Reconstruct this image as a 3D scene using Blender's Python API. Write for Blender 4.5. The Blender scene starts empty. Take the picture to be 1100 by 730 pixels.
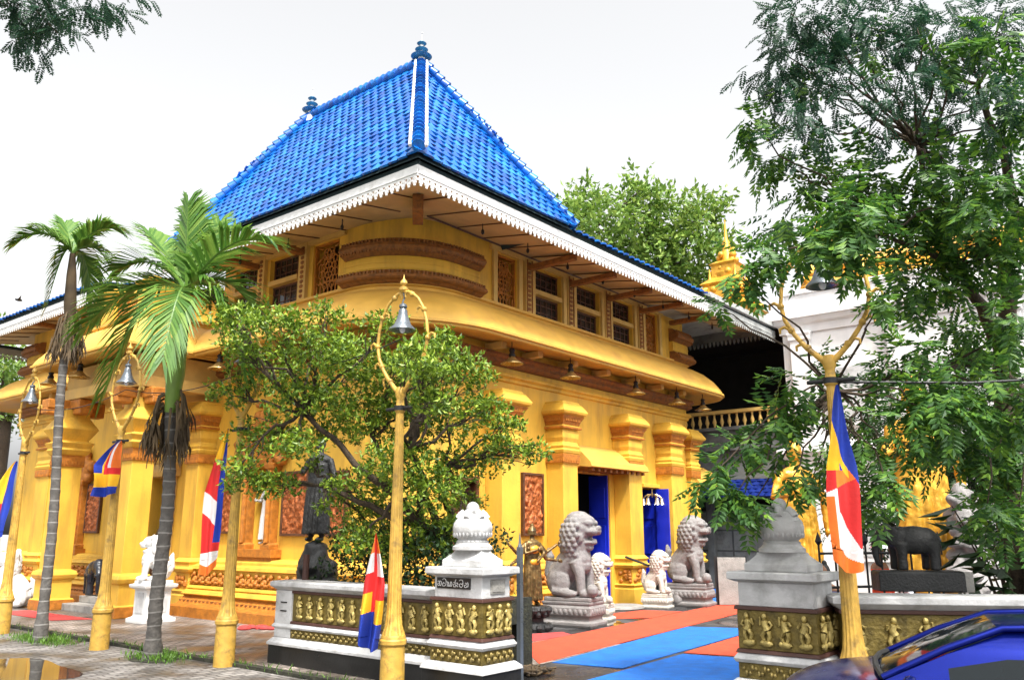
import bpy, math, random
from mathutils import Vector, Matrix, noise
S = bpy.context.scene
COL = S.collection
R = math.radians
random.seed(11)
RND = random.random
def U(a, b): return a + (b - a) * RND()

# ------------------------------------------------------------ camera, sky, sun, exposure
EYE = Vector((0, 0, 1.9))
PITCH, YAW, FPX = math.atan(205 / 895), R(38.9), 895.0
FWD = Vector((math.cos(YAW) * math.cos(PITCH), math.sin(YAW) * math.cos(PITCH), math.sin(PITCH)))
RGT = Vector((math.sin(YAW), -math.cos(YAW), 0))
UPV = RGT.cross(FWD)
cam = bpy.data.cameras.new("camera"); cam_o = bpy.data.objects.new("camera", cam); COL.objects.link(cam_o)
cam_o.location = EYE; cam_o.rotation_euler = FWD.to_track_quat('-Z', 'Y').to_euler()
cam.sensor_width = 36; cam.lens = FPX / 1100 * 36; cam.clip_start = 0.05; cam.clip_end = 2000
S.camera = cam_o
SUN_DIR = Vector((-0.45, -0.70, 1.35)).normalized()          # towards the sun
W = bpy.data.worlds.new("World"); S.world = W; W.use_nodes = True
wn = W.node_tree; bg = wn.nodes['Background']
sky = wn.nodes.new('ShaderNodeTexSky'); sky.sky_type = 'NISHITA'; sky.sun_disc = False
sky.sun_elevation = math.asin(SUN_DIR.z); sky.sun_rotation = math.atan2(SUN_DIR.x, SUN_DIR.y)
sky.air_density = 1.0; sky.dust_density = 6.0; sky.ozone_density = 1.0
hs = wn.nodes.new('ShaderNodeHueSaturation'); hs.inputs['Saturation'].default_value = 0.06
hs.inputs['Value'].default_value = 1.0
wn.links.new(sky.outputs[0], hs.inputs['Color']); wn.links.new(hs.outputs[0], bg.inputs['Color'])
bg.inputs['Strength'].default_value = 0.15
sl = bpy.data.lights.new("sun", 'SUN'); sl.energy = 2.1; sl.angle = R(5); sl.color = (1, .95, .87)
so = bpy.data.objects.new("sun", sl); COL.objects.link(so); so.location = (0, 0, 30)
so.rotation_euler = (-SUN_DIR).to_track_quat('-Z', 'Y').to_euler()
S.view_settings.view_transform = 'Standard'; S.view_settings.look = 'None'
S.view_settings.gamma = 1; S.view_settings.use_curve_mapping = False
S.view_settings.exposure = 1.36

def P(px, py, d):                       # a point in the place, d metres into the view
    return EYE + (FWD + RGT * ((px - 550) / FPX) - UPV * ((py - 365) / FPX)) * d

# ------------------------------------------------------------ materials
def mat(name, col, rough=.7, metal=0., var=.12, vscale=3., bump=.15, bscale=30., dirt=None, dscale=1.2,
        streak=False, spec=.5, trans=0., island=None, coat=0., dlo=.5, dhi=.72):
    m = bpy.data.materials.new(name); m.use_nodes = True
    t = m.node_tree; n = t.nodes; L = t.links; b = n['Principled BSDF']
    tc = n.new('ShaderNodeTexCoord')
    nz = n.new('ShaderNodeTexNoise'); nz.inputs['Scale'].default_value = vscale; nz.inputs['Detail'].default_value = 6
    L.new(tc.outputs['Object'], nz.inputs['Vector'])
    rp = n.new('ShaderNodeValToRGB'); L.new(nz.outputs['Fac'], rp.inputs['Fac'])
    c0 = [max(0, c * (1 - var)) for c in col]; c1 = [min(1, c * (1 + var)) for c in col]
    rp.color_ramp.elements[0].position = .35; rp.color_ramp.elements[1].position = .65
    rp.color_ramp.elements[0].color = (*c0, 1); rp.color_ramp.elements[1].color = (*c1, 1)
    out = rp.outputs['Color']
    if island:
        g = n.new('ShaderNodeNewGeometry'); r2 = n.new('ShaderNodeValToRGB'); L.new(g.outputs['Random Per Island'], r2.inputs['Fac'])
        el = r2.color_ramp.elements
        while len(el) < len(island): el.new(.5)
        for i, c in enumerate(island):
            el[i].position = i / (len(island) - 1); el[i].color = (*c, 1)
        mx = n.new('ShaderNodeMix'); mx.data_type = 'RGBA'; mx.inputs['Factor'].default_value = .8
        L.new(out, mx.inputs['A']); L.new(r2.outputs['Color'], mx.inputs['B']); out = mx.outputs['Result']
    if dirt:
        mp = n.new('ShaderNodeMapping'); L.new(tc.outputs['Object'], mp.inputs['Vector'])
        mp.inputs['Scale'].default_value = (1, 1, .18) if streak else (1, 1, 1)
        d = n.new('ShaderNodeTexNoise'); d.inputs['Scale'].default_value = dscale; d.inputs['Detail'].default_value = 9; d.inputs['Roughness'].default_value = .65
        L.new(mp.outputs['Vector'], d.inputs['Vector'])
        dr = n.new('ShaderNodeValToRGB'); L.new(d.outputs['Fac'], dr.inputs['Fac'])
        dr.color_ramp.elements[0].position = dlo; dr.color_ramp.elements[1].position = dhi
        dr.color_ramp.elements[0].color = (0, 0, 0, 1); dr.color_ramp.elements[1].color = (.75, .75, .75, 1)
        mx = n.new('ShaderNodeMix'); mx.data_type = 'RGBA'
        L.new(dr.outputs['Color'], mx.inputs['Factor']); L.new(out, mx.inputs['A'])
        mx.inputs['B'].default_value = (*dirt, 1); out = mx.outputs['Result']
    L.new(out, b.inputs['Base Color'])
    b.inputs['Metallic'].default_value = metal
    b.inputs['Specular IOR Level'].default_value = spec
    if coat: b.inputs['Coat Weight'].default_value = coat; b.inputs['Coat Roughness'].default_value = .04
    ra = n.new('ShaderNodeMapRange'); L.new(nz.outputs['Fac'], ra.inputs['Value'])
    ra.inputs['From Min'].default_value = .3; ra.inputs['From Max'].default_value = .7
    ra.inputs['To Min'].default_value = max(.02, rough - .1); ra.inputs['To Max'].default_value = min(1, rough + .1)
    L.new(ra.outputs['Result'], b.inputs['Roughness'])
    if bump:
        bn = n.new('ShaderNodeTexNoise'); bn.inputs['Scale'].default_value = bscale; bn.inputs['Detail'].default_value = 5
        L.new(tc.outputs['Object'], bn.inputs['Vector'])
        bp = n.new('ShaderNodeBump'); bp.inputs['Strength'].default_value = bump; bp.inputs['Distance'].default_value = .03
        L.new(bn.outputs['Fac'], bp.inputs['Height']); L.new(bp.outputs['Normal'], b.inputs['Normal'])
    if trans:
        tr = n.new('ShaderNodeBsdfTranslucent'); L.new(out, tr.inputs['Color'])
        ms = n.new('ShaderNodeMixShader'); ms.inputs['Fac'].default_value = trans
        L.new(b.outputs['BSDF'], ms.inputs[1]); L.new(tr.outputs['BSDF'], ms.inputs[2])
        L.new(ms.outputs['Shader'], n['Material Output'].inputs['Surface'])
    return m

M = {}
M['yellow'] = mat('yellow_plaster', (.68, .395, .042), .62, var=.10, vscale=1.3, bump=.12, bscale=14, dirt=(.30, .16, .03), dscale=2.6, streak=True, dlo=.48, dhi=.76)
M['cream'] = mat('cream_paint', (.56, .36, .10), .65, var=.1, dirt=(.35, .2, .06), dscale=2, streak=True, dlo=.55, dhi=.85)
M['canopy'] = mat('canopy_paint', (.60, .34, .055), .6, var=.08, dirt=(.45, .22, .06), dscale=1.3, dlo=.5, dhi=.8)
M['ochre'] = mat('ochre_paint', (.40, .14, .012), .6, var=.2, vscale=9, bump=.35, bscale=40, dirt=(.2, .07, .01), dscale=7)
M['brown'] = mat('brown_carving', (.25, .095, .02), .65, var=.25, vscale=10, bump=.5, bscale=45, dirt=(.06, .025, .01), dscale=8)
M['wood'] = mat('dark_wood', (.085, .03, .012), .5, var=.3, vscale=8, bump=.2)
M['copper'] = mat('copper_relief', (.40, .12, .035), .45, .45, var=.4, vscale=14, bump=.8, bscale=22, dirt=(.10, .025, .01), dscale=9)
M['soffit'] = mat('soffit_board', (.52, .36, .17), .75, var=.1)
M['white'] = mat('white_paint', (.60, .60, .59), .55, var=.06, dirt=(.3, .29, .26), dscale=3, streak=True, dlo=.58, dhi=.85)
M['stonewhite'] = mat('whitewash', (.48, .48, .48), .7, var=.12, vscale=4, bump=.25, dirt=(.16, .155, .14), dscale=3.2, dlo=.47, dhi=.75)
M['whitewall'] = mat('white_wall', (.68, .67, .66), .7, var=.05, dirt=(.5, .49, .46), dscale=.7, streak=True)
M['greywhite'] = mat('grey_render', (.34, .35, .34), .75, var=.12, dirt=(.08, .08, .075), dscale=2)
M['tile'] = mat('blue_roof_tile', (.004, .12, .48), .27, var=.15, vscale=2.0, bump=.05, bscale=60, dirt=(.010, .025, .07), dscale=3.2, dlo=.48, dhi=.76, island=((.002, .045, .24), (.003, .09, .40), (.004, .13, .50), (.008, .20, .58), (.003, .07, .32)), spec=.4)
M['tile_dark'] = mat('navy_roof_tile', (.004, .016, .13), .35, var=.3)
M['greydark'] = mat('shaded_grey', (.13, .135, .13), .8, var=.15, dirt=(.03, .03, .03), dscale=2)  # darker copy of the grey render, gallery gloom put into its colour
M['under'] = mat('roof_felt', (.012, .03, .035), .8)
M['finial'] = mat('finial_blue', (.03, .16, .30), .4, var=.2)
M['dark'] = mat('interior_shade', (.012, .011, .010), .9)  # near-black colour stands in for the shade of unlit rooms
M['glass'] = mat('window_glass', (.012, .012, .014), .12, bump=.04, bscale=4)
M['blue'] = mat('blue_gloss_paint', (.006, .02, .44), .4, var=.1)
M['gold'] = mat('gold_paint', (.60, .31, .03), .38, .35, var=.18, vscale=6, bump=.2)
M['bronze'] = mat('frieze_bronze', (.17, .125, .03), .45, .4, var=.25, vscale=10, bump=.4, dirt=(.04, .03, .01), dscale=8)
M['goldfig'] = mat('frieze_gold', (.40, .31, .10), .5, .35, var=.25, vscale=20, bump=.3, dirt=(.12, .08, .02), dscale=14)
M['bronzegold'] = mat('worn_gilding', (.24, .18, .055), .5, .35, var=.35, vscale=18, bump=.4, dirt=(.05, .04, .015), dscale=16)
M['darkred'] = mat('oxide_trim', (.06, .022, .015), .6)
M['black'] = mat('black_plinth', (.012, .012, .012), .35, bump=.1)
M['lamp'] = mat('lamp_yellow', (.46, .275, .045), .5, var=.18, vscale=8, dirt=(.10, .065, .03), dscale=9, bump=.2, dlo=.52, dhi=.72)
M['lampmetal'] = mat('lamp_shade_metal', (.15, .17, .19), .3, .6, var=.2)
M['brasslamp'] = mat('brass_lamp', (.45, .32, .12), .3, .7, var=.2)
M['iron'] = mat('black_iron', (.02, .02, .022), .5, .3)
M['granite'] = mat('grey_granite', (.21, .198, .192), .75, var=.18, vscale=12, bump=.4, bscale=50, dirt=(.07, .065, .06), dscale=6, dlo=.52, dhi=.75)
M['marble'] = mat('aged_marble', (.50, .475, .42), .65, var=.1, vscale=8, bump=.3, bscale=40, dirt=(.2, .17, .11), dscale=6, dlo=.55, dhi=.75)
M['darkstone'] = mat('dark_stone', (.014, .0145, .015), .6, var=.3, vscale=10, bump=.4, bscale=40)
M['blackstone'] = mat('black_polished_stone', (.012, .014, .02), .3, var=.3)
M['bronzestat'] = mat('statue_bronze', (.16, .10, .035), .38, .6, var=.4, vscale=10, bump=.2, dirt=(.02, .016, .01), dscale=6)
M['paver'] = None
M['mat_o'] = mat('orange_felt', (.52, .062, .024), .95, var=.12, vscale=5, bump=.3, bscale=200, dirt=(.25, .04, .02), dscale=2.6, dlo=.46, dhi=.8)
M['mat_r'] = mat('red_felt', (.48, .05, .045), .95, var=.1, bump=.3, bscale=200)
M['mat_b'] = mat('blue_felt', (.006, .13, .50), .95, var=.12, vscale=5, bump=.3, bscale=200, dirt=(.012, .07, .24), dscale=2.6, dlo=.46, dhi=.8)
M['bark'] = mat('bark', (.055, .038, .024), .9, var=.35, vscale=14, bump=.8, bscale=30)
M['palmbark'] = mat('palm_bark', (.085, .078, .07), .85, var=.35, vscale=12, bump=.5, bscale=30, dirt=(.025, .022, .018), dscale=3)
_t = M['palmbark'].node_tree; _tc = [x for x in _t.nodes if x.type == 'TEX_COORD'][0]; _w = _t.nodes.new('ShaderNodeTexWave'); _w.bands_direction = 'Z'
_w.inputs['Scale'].default_value = 1.6; _w.inputs['Distortion'].default_value = 1.6; _w.inputs['Detail'].default_value = 3; _t.links.new(_tc.outputs['Object'], _w.inputs['Vector'])
_r = _t.nodes.new('ShaderNodeValToRGB'); _r.color_ramp.elements[0].position = .95; _r.color_ramp.elements[1].position = 1.0; _r.color_ramp.elements[1].color = (.6, .6, .6, 1); _t.links.new(_w.outputs['Fac'], _r.inputs['Fac'])
_m = _t.nodes.new('ShaderNodeMix'); _m.data_type = 'RGBA'; _b = _t.nodes['Principled BSDF']; _src = _b.inputs['Base Color'].links[0].from_socket
_t.links.new(_r.outputs['Color'], _m.inputs['Factor']); _t.links.new(_src, _m.inputs['A']); _m.inputs['B'].default_value = (.30, .29, .27, 1); _t.links.new(_m.outputs['Result'], _b.inputs['Base Color'])
M['deadleaf'] = mat('dry_leaf', (.075, .05, .025), .9, var=.4)
M['shaft'] = mat('crownshaft', (.13, .22, .035), .5, var=.2)
def leafmat(nm, cols, tr=.35, rough=.5): return mat(nm, cols[len(cols) // 2], rough, var=.15, bump=0, trans=tr, island=cols)
M['leaf_bush'] = leafmat('bush_leaf', tr=.25, cols=((.02, .055, .008), (.08, .16, .012), (.19, .30, .02), (.34, .44, .035)))
M['leaf_right'] = leafmat('compound_leaf', ((.014, .055, .018), (.04, .12, .022), (.08, .20, .025), (.20, .36, .03)))
M['leaf_dark'] = leafmat('feathery_leaf', ((.008, .038, .024), (.02, .07, .036), (.045, .11, .045)))
M['leaf_far'] = leafmat('far_leaf', ((.05, .12, .02), (.12, .23, .035), (.20, .32, .05), (.30, .40, .08)))
M['leaf_palm'] = leafmat('palm_leaf', ((.045, .13, .02), (.10, .22, .03), (.22, .33, .06)), .35, .4)
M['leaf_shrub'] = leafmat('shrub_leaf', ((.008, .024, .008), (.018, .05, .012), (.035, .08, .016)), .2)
M['carblue'] = mat('car_paint', (.004, .012, .17), .18, .75, var=.05, bump=0, coat=.12, spec=.3)
M['carglass'] = mat('car_glass', (.004, .008, .010), .04, bump=0, spec=.25)
M['rubber'] = mat('rubber', (.015, .015, .015), .8)
M['chrome'] = mat('bright_trim', (.6, .6, .62), .15, 1., bump=0)
M['skin'] = mat('skin', (.27, .13, .07), .55, bump=0)
M['hair'] = mat('hair', (.01, .009, .008), .6)
M['robe'] = mat('orange_robe', (.75, .06, .012), .85, bump=.2)
M['cloth_white'] = mat('white_cloth', (.7, .72, .8), .85)
M['cloth_blue'] = mat('pale_blue_cloth', (.15, .2, .45), .85)
M['fl_b'] = mat('flag_blue', (.008, .035, .34), .8, trans=.2)
M['fl_y'] = mat('flag_yellow', (.85, .46, .015), .8, trans=.2)
M['fl_r'] = mat('flag_red', (.60, .02, .02), .8, trans=.2)
M['fl_w'] = mat('flag_white', (.72, .70, .70), .8, trans=.2)
M['fl_o'] = mat('flag_orange', (.80, .17, .02), .8, trans=.2)
M['concrete'] = mat('concrete', (.27, .26, .24), .85, var=.15, bump=.4, dirt=(.09, .085, .08), dscale=4)
M['moss'] = mat('moss_soil', (.022, .022, .012), .95, var=.5, vscale=6, bump=.8)
M['grass'] = leafmat('grass_blade', ((.05, .12, .015), (.09, .2, .02), (.15, .28, .04)))

# ------------------------------------------------------------ mesh builder
class MB:
    def __init__(s): s.v = []; s.f = []; s.m = []; s.k = 0
    def add(s, vs, fs):
        o = len(s.v); s.v += [tuple(v) for v in vs]
        for f in fs: s.f.append(tuple(i + o for i in f)); s.m.append(s.k)
        return s
    def box(s, x0, x1, y0, y1, z0, z1):
        return s.add([(x0, y0, z0), (x1, y0, z0), (x1, y1, z0), (x0, y1, z0), (x0, y0, z1), (x1, y0, z1), (x1, y1, z1), (x0, y1, z1)],
                     [(3, 2, 1, 0), (4, 5, 6, 7), (0, 1, 5, 4), (1, 2, 6, 5), (2, 3, 7, 6), (3, 0, 4, 7)])
    def mbox(s, mt, sx, sy, sz):
        vs = [mt @ Vector((x * sx / 2, y * sy / 2, z * sz / 2)) for z in (-1, 1) for x, y in ((-1, -1), (1, -1), (1, 1), (-1, 1))]
        return s.add(vs, [(3, 2, 1, 0), (4, 5, 6, 7), (0, 1, 5, 4), (1, 2, 6, 5), (2, 3, 7, 6), (3, 0, 4, 7)])
    def prism(s, poly, z0, z1):
        n = len(poly)
        return s.add([(x, y, z0) for x, y in poly] + [(x, y, z1) for x, y in poly],
                     [tuple(range(n))[::-1], tuple(range(n, 2 * n))] + [(i, (i + 1) % n, n + (i + 1) % n, n + i) for i in range(n)])
    def tube(s, pts, r, n=8, cap=True):
        pts = [Vector(p) for p in pts]; k = len(pts)
        rs = r if isinstance(r, (list, tuple)) else [r] * k
        vs = []; up = None
        for i, p in enumerate(pts):
            d = (pts[min(i + 1, k - 1)] - pts[max(i - 1, 0)])
            d = d.normalized() if d.length > 1e-9 else Vector((0, 0, 1))
            if up is None: up = Vector((0, 0, 1)) if abs(d.z) < .9 else Vector((1, 0, 0))
            a = d.cross(up); a = a.normalized() if a.length > 1e-6 else Vector((1, 0, 0))
            b = a.cross(d).normalized(); up = b
            for j in range(n):
                t = 2 * math.pi * j / n; vs.append(p + (a * math.cos(t) + b * math.sin(t)) * rs[i])
        fs = [(i * n + j, i * n + (j + 1) % n, (i + 1) * n + (j + 1) % n, (i + 1) * n + j) for i in range(k - 1) for j in range(n)]
        if cap: fs += [tuple(range(n))[::-1], tuple(range((k - 1) * n, k * n))]
        return s.add(vs, fs)
    def lathe(s, prof, c=(0, 0, 0), n=24, rot=0., sx=1., sy=1.):
        k = len(prof); vs = []
        for r, z in prof:
            for j in range(n):
                t = rot + 2 * math.pi * j / n; vs.append((c[0] + r * sx * math.cos(t), c[1] + r * sy * math.sin(t), c[2] + z))
        fs = [(i * n + j, i * n + (j + 1) % n, (i + 1) * n + (j + 1) % n, (i + 1) * n + j) for i in range(k - 1) for j in range(n)]
        fs += [tuple(range(n))[::-1], tuple(range((k - 1) * n, k * n))]
        return s.add(vs, fs)
    def sq(s, prof, x0, x1, y0, y1, z=0.):       # stacked rectangular mouldings: prof = (outset, z)
        k = len(prof); vs = []
        for o, h in prof: vs += [(x0 - o, y0 - o, z + h), (x1 + o, y0 - o, z + h), (x1 + o, y1 + o, z + h), (x0 - o, y1 + o, z + h)]
        fs = [(i * 4 + j, i * 4 + (j + 1) % 4, i * 4 + 4 + (j + 1) % 4, i * 4 + 4 + j) for i in range(k - 1) for j in range(4)]
        fs += [(3, 2, 1, 0), tuple(range((k - 1) * 4, k * 4))]
        return s.add(vs, fs)
    def ell(s, c, r, n=12, mt=None):
        r = (r, r, r) if isinstance(r, (int, float)) else r
        c = Vector(c); vs = []; h = max(4, n // 2)
        for i in range(h + 1):
            a = math.pi * i / h
            for j in range(n):
                b = 2 * math.pi * j / n
                p = Vector((r[0] * math.sin(a) * math.cos(b), r[1] * math.sin(a) * math.sin(b), r[2] * math.cos(a)))
                vs.append(c + (mt @ p if mt else p))
        return s.add(vs, [(i * n + j, (i + 1) * n + j, (i + 1) * n + (j + 1) % n, i * n + (j + 1) % n) for i in range(h) for j in range(n)])
    def sweep(s, path, prof):
        path = [Vector(p) for p in path]; k = len(path); n = len(prof); vs = []
        for i, p in enumerate(path):
            d0 = (path[i] - path[i - 1]).normalized() if i else (path[1] - path[0]).normalized()
            d1 = (path[i + 1] - path[i]).normalized() if i < k - 1 else d0
            n0 = Vector((-d0.y, d0.x)); n1 = Vector((-d1.y, d1.x)); nn = (n0 + n1)
            nn = nn / max(.2, nn.length_squared) * 2
            for o, z in prof: vs.append((p.x + nn.x * o, p.y + nn.y * o, z))
        fs = [(i * n + j, i * n + (j + 1) % n, (i + 1) * n + (j + 1) % n, (i + 1) * n + j) for i in range(k - 1) for j in range(n)]
        fs += [tuple(range(n))[::-1], tuple(range((k - 1) * n, k * n))]
        return s.add(vs, fs)
    def build(s, name, mats, parent=None, smooth=None, bev=0., fix=True):
        root = parent
        while root is not None and root.parent is not None: root = root.parent
        off = Vector(root.location) if root is not None else Vector((0, 0, 0))
        me = bpy.data.meshes.new(name)
        me.from_pydata([(x - off.x, y - off.y, z - off.z) for x, y, z in s.v], [], s.f)
        mats = mats if isinstance(mats, (list, tuple)) else [mats]
        for m in mats: me.materials.append(m)
        if len(mats) > 1: me.polygons.foreach_set('material_index', s.m)
        if fix:
            import bmesh
            b = bmesh.new(); b.from_mesh(me); bmesh.ops.recalc_face_normals(b, faces=b.faces); b.to_mesh(me); b.free()
        if smooth is not None:
            me.polygons.foreach_set('use_smooth', [True] * len(me.polygons))
            if smooth < 180: me.set_sharp_from_angle(angle=R(smooth))
        o = bpy.data.objects.new(name, me); COL.objects.link(o); o.parent = parent
        if bev:
            bm = o.modifiers.new('bevel', 'BEVEL'); bm.width = bev; bm.segments = 2; bm.limit_method = 'ANGLE'; bm.angle_limit = R(40)
        return o

def tag(o, label=None, cat=None, group=None, kind=None):
    if label: o['label'] = label
    if cat: o['category'] = cat
    if group: o['group'] = group
    if kind: o['kind'] = kind
    return o
def thing(name, label, cat, loc=(0, 0, 0), rz=0., group=None):
    o = bpy.data.objects.new(name, None); COL.objects.link(o); o.empty_display_size = .2
    o.location = loc; o.rotation_euler = (0, 0, rz)
    return tag(o, label, cat, group)
def copy_tree(o, parent=None):
    c = o.copy(); COL.objects.link(c); c.parent = parent
    for ch in list(o.children): copy_tree(ch, c)
    return c
def sculpt(s, name, mats, parent=None, vox=.02, sm=4, carve=0., cscale=18., bands=None):
    """fuse the overlapping masses of a carved or living body into one continuous surface"""
    o = s.build(name, mats, parent)
    r = o.modifiers.new('fuse', 'REMESH'); r.mode = 'VOXEL'; r.voxel_size = vox
    q = o.modifiers.new('soften', 'SMOOTH'); q.iterations = sm; q.factor = .5
    dg = bpy.context.evaluated_depsgraph_get()
    me = bpy.data.meshes.new_from_object(o.evaluated_get(dg)); o.modifiers.clear()
    me.name = name
    if carve:
        new = []
        for v in me.vertices:
            h = noise.noise(v.co * cscale) + .5 * noise.noise(v.co * cscale * 2.3)
            new += list(v.co + v.normal * (h * carve))
        me.vertices.foreach_set('co', new); me.update()
    me.materials.clear()
    for m in (mats if isinstance(mats, (list, tuple)) else [mats]): me.materials.append(m)
    me.polygons.foreach_set('use_smooth', [True] * len(me.polygons))
    if bands:                                                    # material index by place on the body
        for p in me.polygons: p.material_index = bands(p.center)
    o.data = me
    return o
def arc(cx, cy, r, a0, a1, n=10):
    return [(cx + r * math.cos(R(a0 + (a1 - a0) * i / n)), cy + r * math.sin(R(a0 + (a1 - a0) * i / n))) for i in range(n + 1)]
def rotz(a): return Matrix.Rotation(a, 3, 'Z')
def T(loc, rz=0., rx=0., ry=0.): return Matrix.Translation(Vector(loc)) @ Matrix.Rotation(rz, 4, 'Z') @ Matrix.Rotation(rx, 4, 'X') @ Matrix.Rotation(ry, 4, 'Y')

# ------------------------------------------------------------ ground
def paver_mat(name, col, mortar, sc, wet, bw=.2, rh=.1):
    m = bpy.data.materials.new(name); m.use_nodes = True
    t = m.node_tree; n = t.nodes; L = t.links; b = n['Principled BSDF']
    tc = n.new('ShaderNodeTexCoord'); mp = n.new('ShaderNodeMapping'); L.new(tc.outputs['Object'], mp.inputs['Vector'])
    wv = n.new('ShaderNodeTexNoise'); wv.inputs['Scale'].default_value = 1.5; L.new(tc.outputs['Object'], wv.inputs['Vector'])
    av = n.new('ShaderNodeVectorMath'); av.operation = 'MULTIPLY_ADD'; av.inputs[1].default_value = (.05, .05, 0)
    L.new(wv.outputs['Color'], av.inputs[0]); L.new(mp.outputs['Vector'], av.inputs[2])
    bk = n.new('ShaderNodeTexBrick'); L.new(av.outputs[0], bk.inputs['Vector'])
    bk.inputs['Scale'].default_value = sc; bk.inputs['Brick Width'].default_value = bw; bk.inputs['Row Height'].default_value = rh
    bk.inputs['Mortar Size'].default_value = .013; bk.inputs['Mortar Smooth'].default_value = .3
    bk.inputs['Color1'].default_value = (*[c * .6 for c in col], 1); bk.inputs['Color2'].default_value = (*[c * 1.3 for c in col], 1)
    bk.inputs['Mortar'].default_value = (*mortar, 1)
    nz = n.new('ShaderNodeTexNoise'); nz.inputs['Scale'].default_value = .9; nz.inputs['Detail'].default_value = 8; L.new(tc.outputs['Object'], nz.inputs['Vector'])
    rp = n.new('ShaderNodeValToRGB'); L.new(nz.outputs['Fac'], rp.inputs['Fac'])
    rp.color_ramp.elements[0].position = .4; rp.color_ramp.elements[1].position = .62
    rp.color_ramp.elements[0].color = (.42, .40, .38, 1); rp.color_ramp.elements[1].color = (1.1, 1.08, 1.06, 1)
    mx = n.new('ShaderNodeMix'); mx.data_type = 'RGBA'; mx.blend_type = 'MULTIPLY'; mx.inputs['Factor'].default_value = 1
    L.new(bk.outputs['Color'], mx.inputs['A']); L.new(rp.outputs['Color'], mx.inputs['B']); L.new(mx.outputs['Result'], b.inputs['Base Color'])
    ra = n.new('ShaderNodeMapRange'); L.new(nz.outputs['Fac'], ra.inputs['Value'])
    ra.inputs['From Min'].default_value = .42; ra.inputs['From Max'].default_value = .56
    ra.inputs['To Min'].default_value = wet; ra.inputs['To Max'].default_value = .8; L.new(ra.outputs['Result'], b.inputs['Roughness'])
    bp = n.new('ShaderNodeBump'); bp.inputs['Strength'].default_value = .5; bp.inputs['Distance'].default_value = .01
    L.new(bk.outputs['Fac'], bp.inputs['Height']); bp.invert = True
    b2 = n.new('ShaderNodeTexNoise'); b2.inputs['Scale'].default_value = 25; L.new(tc.outputs['Object'], b2.inputs['Vector'])
    bq = n.new('ShaderNodeBump'); bq.inputs['Strength'].default_value = .25; bq.inputs['Distance'].default_value = .02
    L.new(b2.outputs['Fac'], bq.inputs['Height']); L.new(bp.outputs['Normal'], bq.inputs['Normal']); L.new(bq.outputs['Normal'], b.inputs['Normal'])
    return m
M['road'] = paver_mat('street_pavers', (.20, .19, .18), (.035, .033, .03), 1., .35, .24, .12)
M['pave'] = paver_mat('yard_pavers', (.27, .23, .20), (.06, .05, .045), 1., .35, .22, .11)
M['wetstone'] = paver_mat('wet_slate', (.055, .056, .06), (.02, .02, .02), 1., .12, .6, .6)
def sheet(name, poly, z, m, kind='structure'):
    b = MB(); b.add([(x, y, z) for x, y in poly], [tuple(range(len(poly)))])
    o = b.build(name, m); o['kind'] = kind; return o
sheet('ground', [(-300, -300), (500, -300), (500, 500), (-300, 500)], -.03, M['concrete'])
sheet('street', [(-14, -60), (7.38, -60), (7.38, 120), (-14, 120)], .0, M['road'])
sheet('pavement', [(7.52, 7.8), (13, 7.8), (13, 60), (7.52, 60)], .004, M['pave'])
sheet('forecourt', [(7.52, -30), (60, -30), (60, 40), (13.02, 40), (13.02, 7.78), (7.52, 7.78)], .0, M['wetstone'])
kb = MB()
y = -30.
while y < 60:
    l = U(.7, 1.1); kb.mbox(T((7.45 + U(-.01, .01), y + l / 2, -.0), U(-.01, .01)), .13, l - .015, .09 + U(-.02, .02)); y += l
o = kb.build('kerb', M['moss']); o['kind'] = 'structure'
def blob_sheet(name, c, rx, ry, z, m, seed, n=40):
    pts = []
    for i in range(n):
        a = 2 * math.pi * i / n; k = 1 + .35 * noise.noise(Vector((math.cos(a) * 1.3 + seed, math.sin(a) * 1.3, seed)))
        pts.append((c[0] + rx * k * math.cos(a), c[1] + ry * k * math.sin(a)))
    return sheet(name, pts, z, m)
M['water'] = mat('puddle_water', (.035, .033, .03), .03, var=.1, bump=.0, spec=.7)
M['water'].node_tree.nodes['Map Range'].inputs['To Max'].default_value = .06
blob_sheet('puddle', (5.3, 13.4), .7, 1.4, .005, M['water'], 3.1)
blob_sheet('puddle', (15.6, 10.05), .55, .38, .005, M['water'], 5.7)

def felt(name, label, poly, z, m, thick=.008):
    b = MB(); b.prism(poly, z, z + thick); o = b.build(name, m); return tag(o, label, 'mat')
felt('floor_mat', 'long orange felt mat leading from the gate towards the far building', [(10.35, 7.85), (19.2, 8.75), (23.6, 9.75), (23.6, 10.45), (19.1, 10.0), (11.75, 9.3)], .004, M['mat_o'])
felt('floor_mat', 'orange felt mat branching from the long one to the temple doors', [(16.3, 10.5), (17.2, 9.84), (18.95, 10.02), (18.7, 10.95), (17.1, 11.1)], .006, M['mat_o'])
felt('floor_mat', 'blue felt mat lying along the long orange mat', [(10.55, 7.75), (16.1, 8.4), (16.5, 7.5), (15.4, 7.0), (10.75, 6.66)], .004, M['mat_b'])
felt('floor_mat', 'small orange felt mat between the two blue mats beside the right gate pier', [(12.7, 6.72), (15.4, 6.95), (15.6, 5.9), (12.9, 5.75)], .004, M['mat_o'])
felt('floor_mat', 'large blue felt mat nearest the gate opening', [(9.55, 6.5), (12.55, 6.66), (12.75, 5.6), (12.2, 4.4), (10.2, 4.4)], .004, M['mat_b'])
felt('floor_mat', 'small pinkish red mat beside the dark bronze figure', [(12.3, 9.45), (12.9, 10.2), (13.75, 9.85), (13.5, 9.44)], .004, M['mat_r'])
felt('floor_mat', 'blue felt mat in front of the far stone lion pedestal', [(21.3, 10.4), (22.9, 11.2), (26.0, 11.7), (23.7, 10.4)], .004, M['mat_b'])
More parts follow.
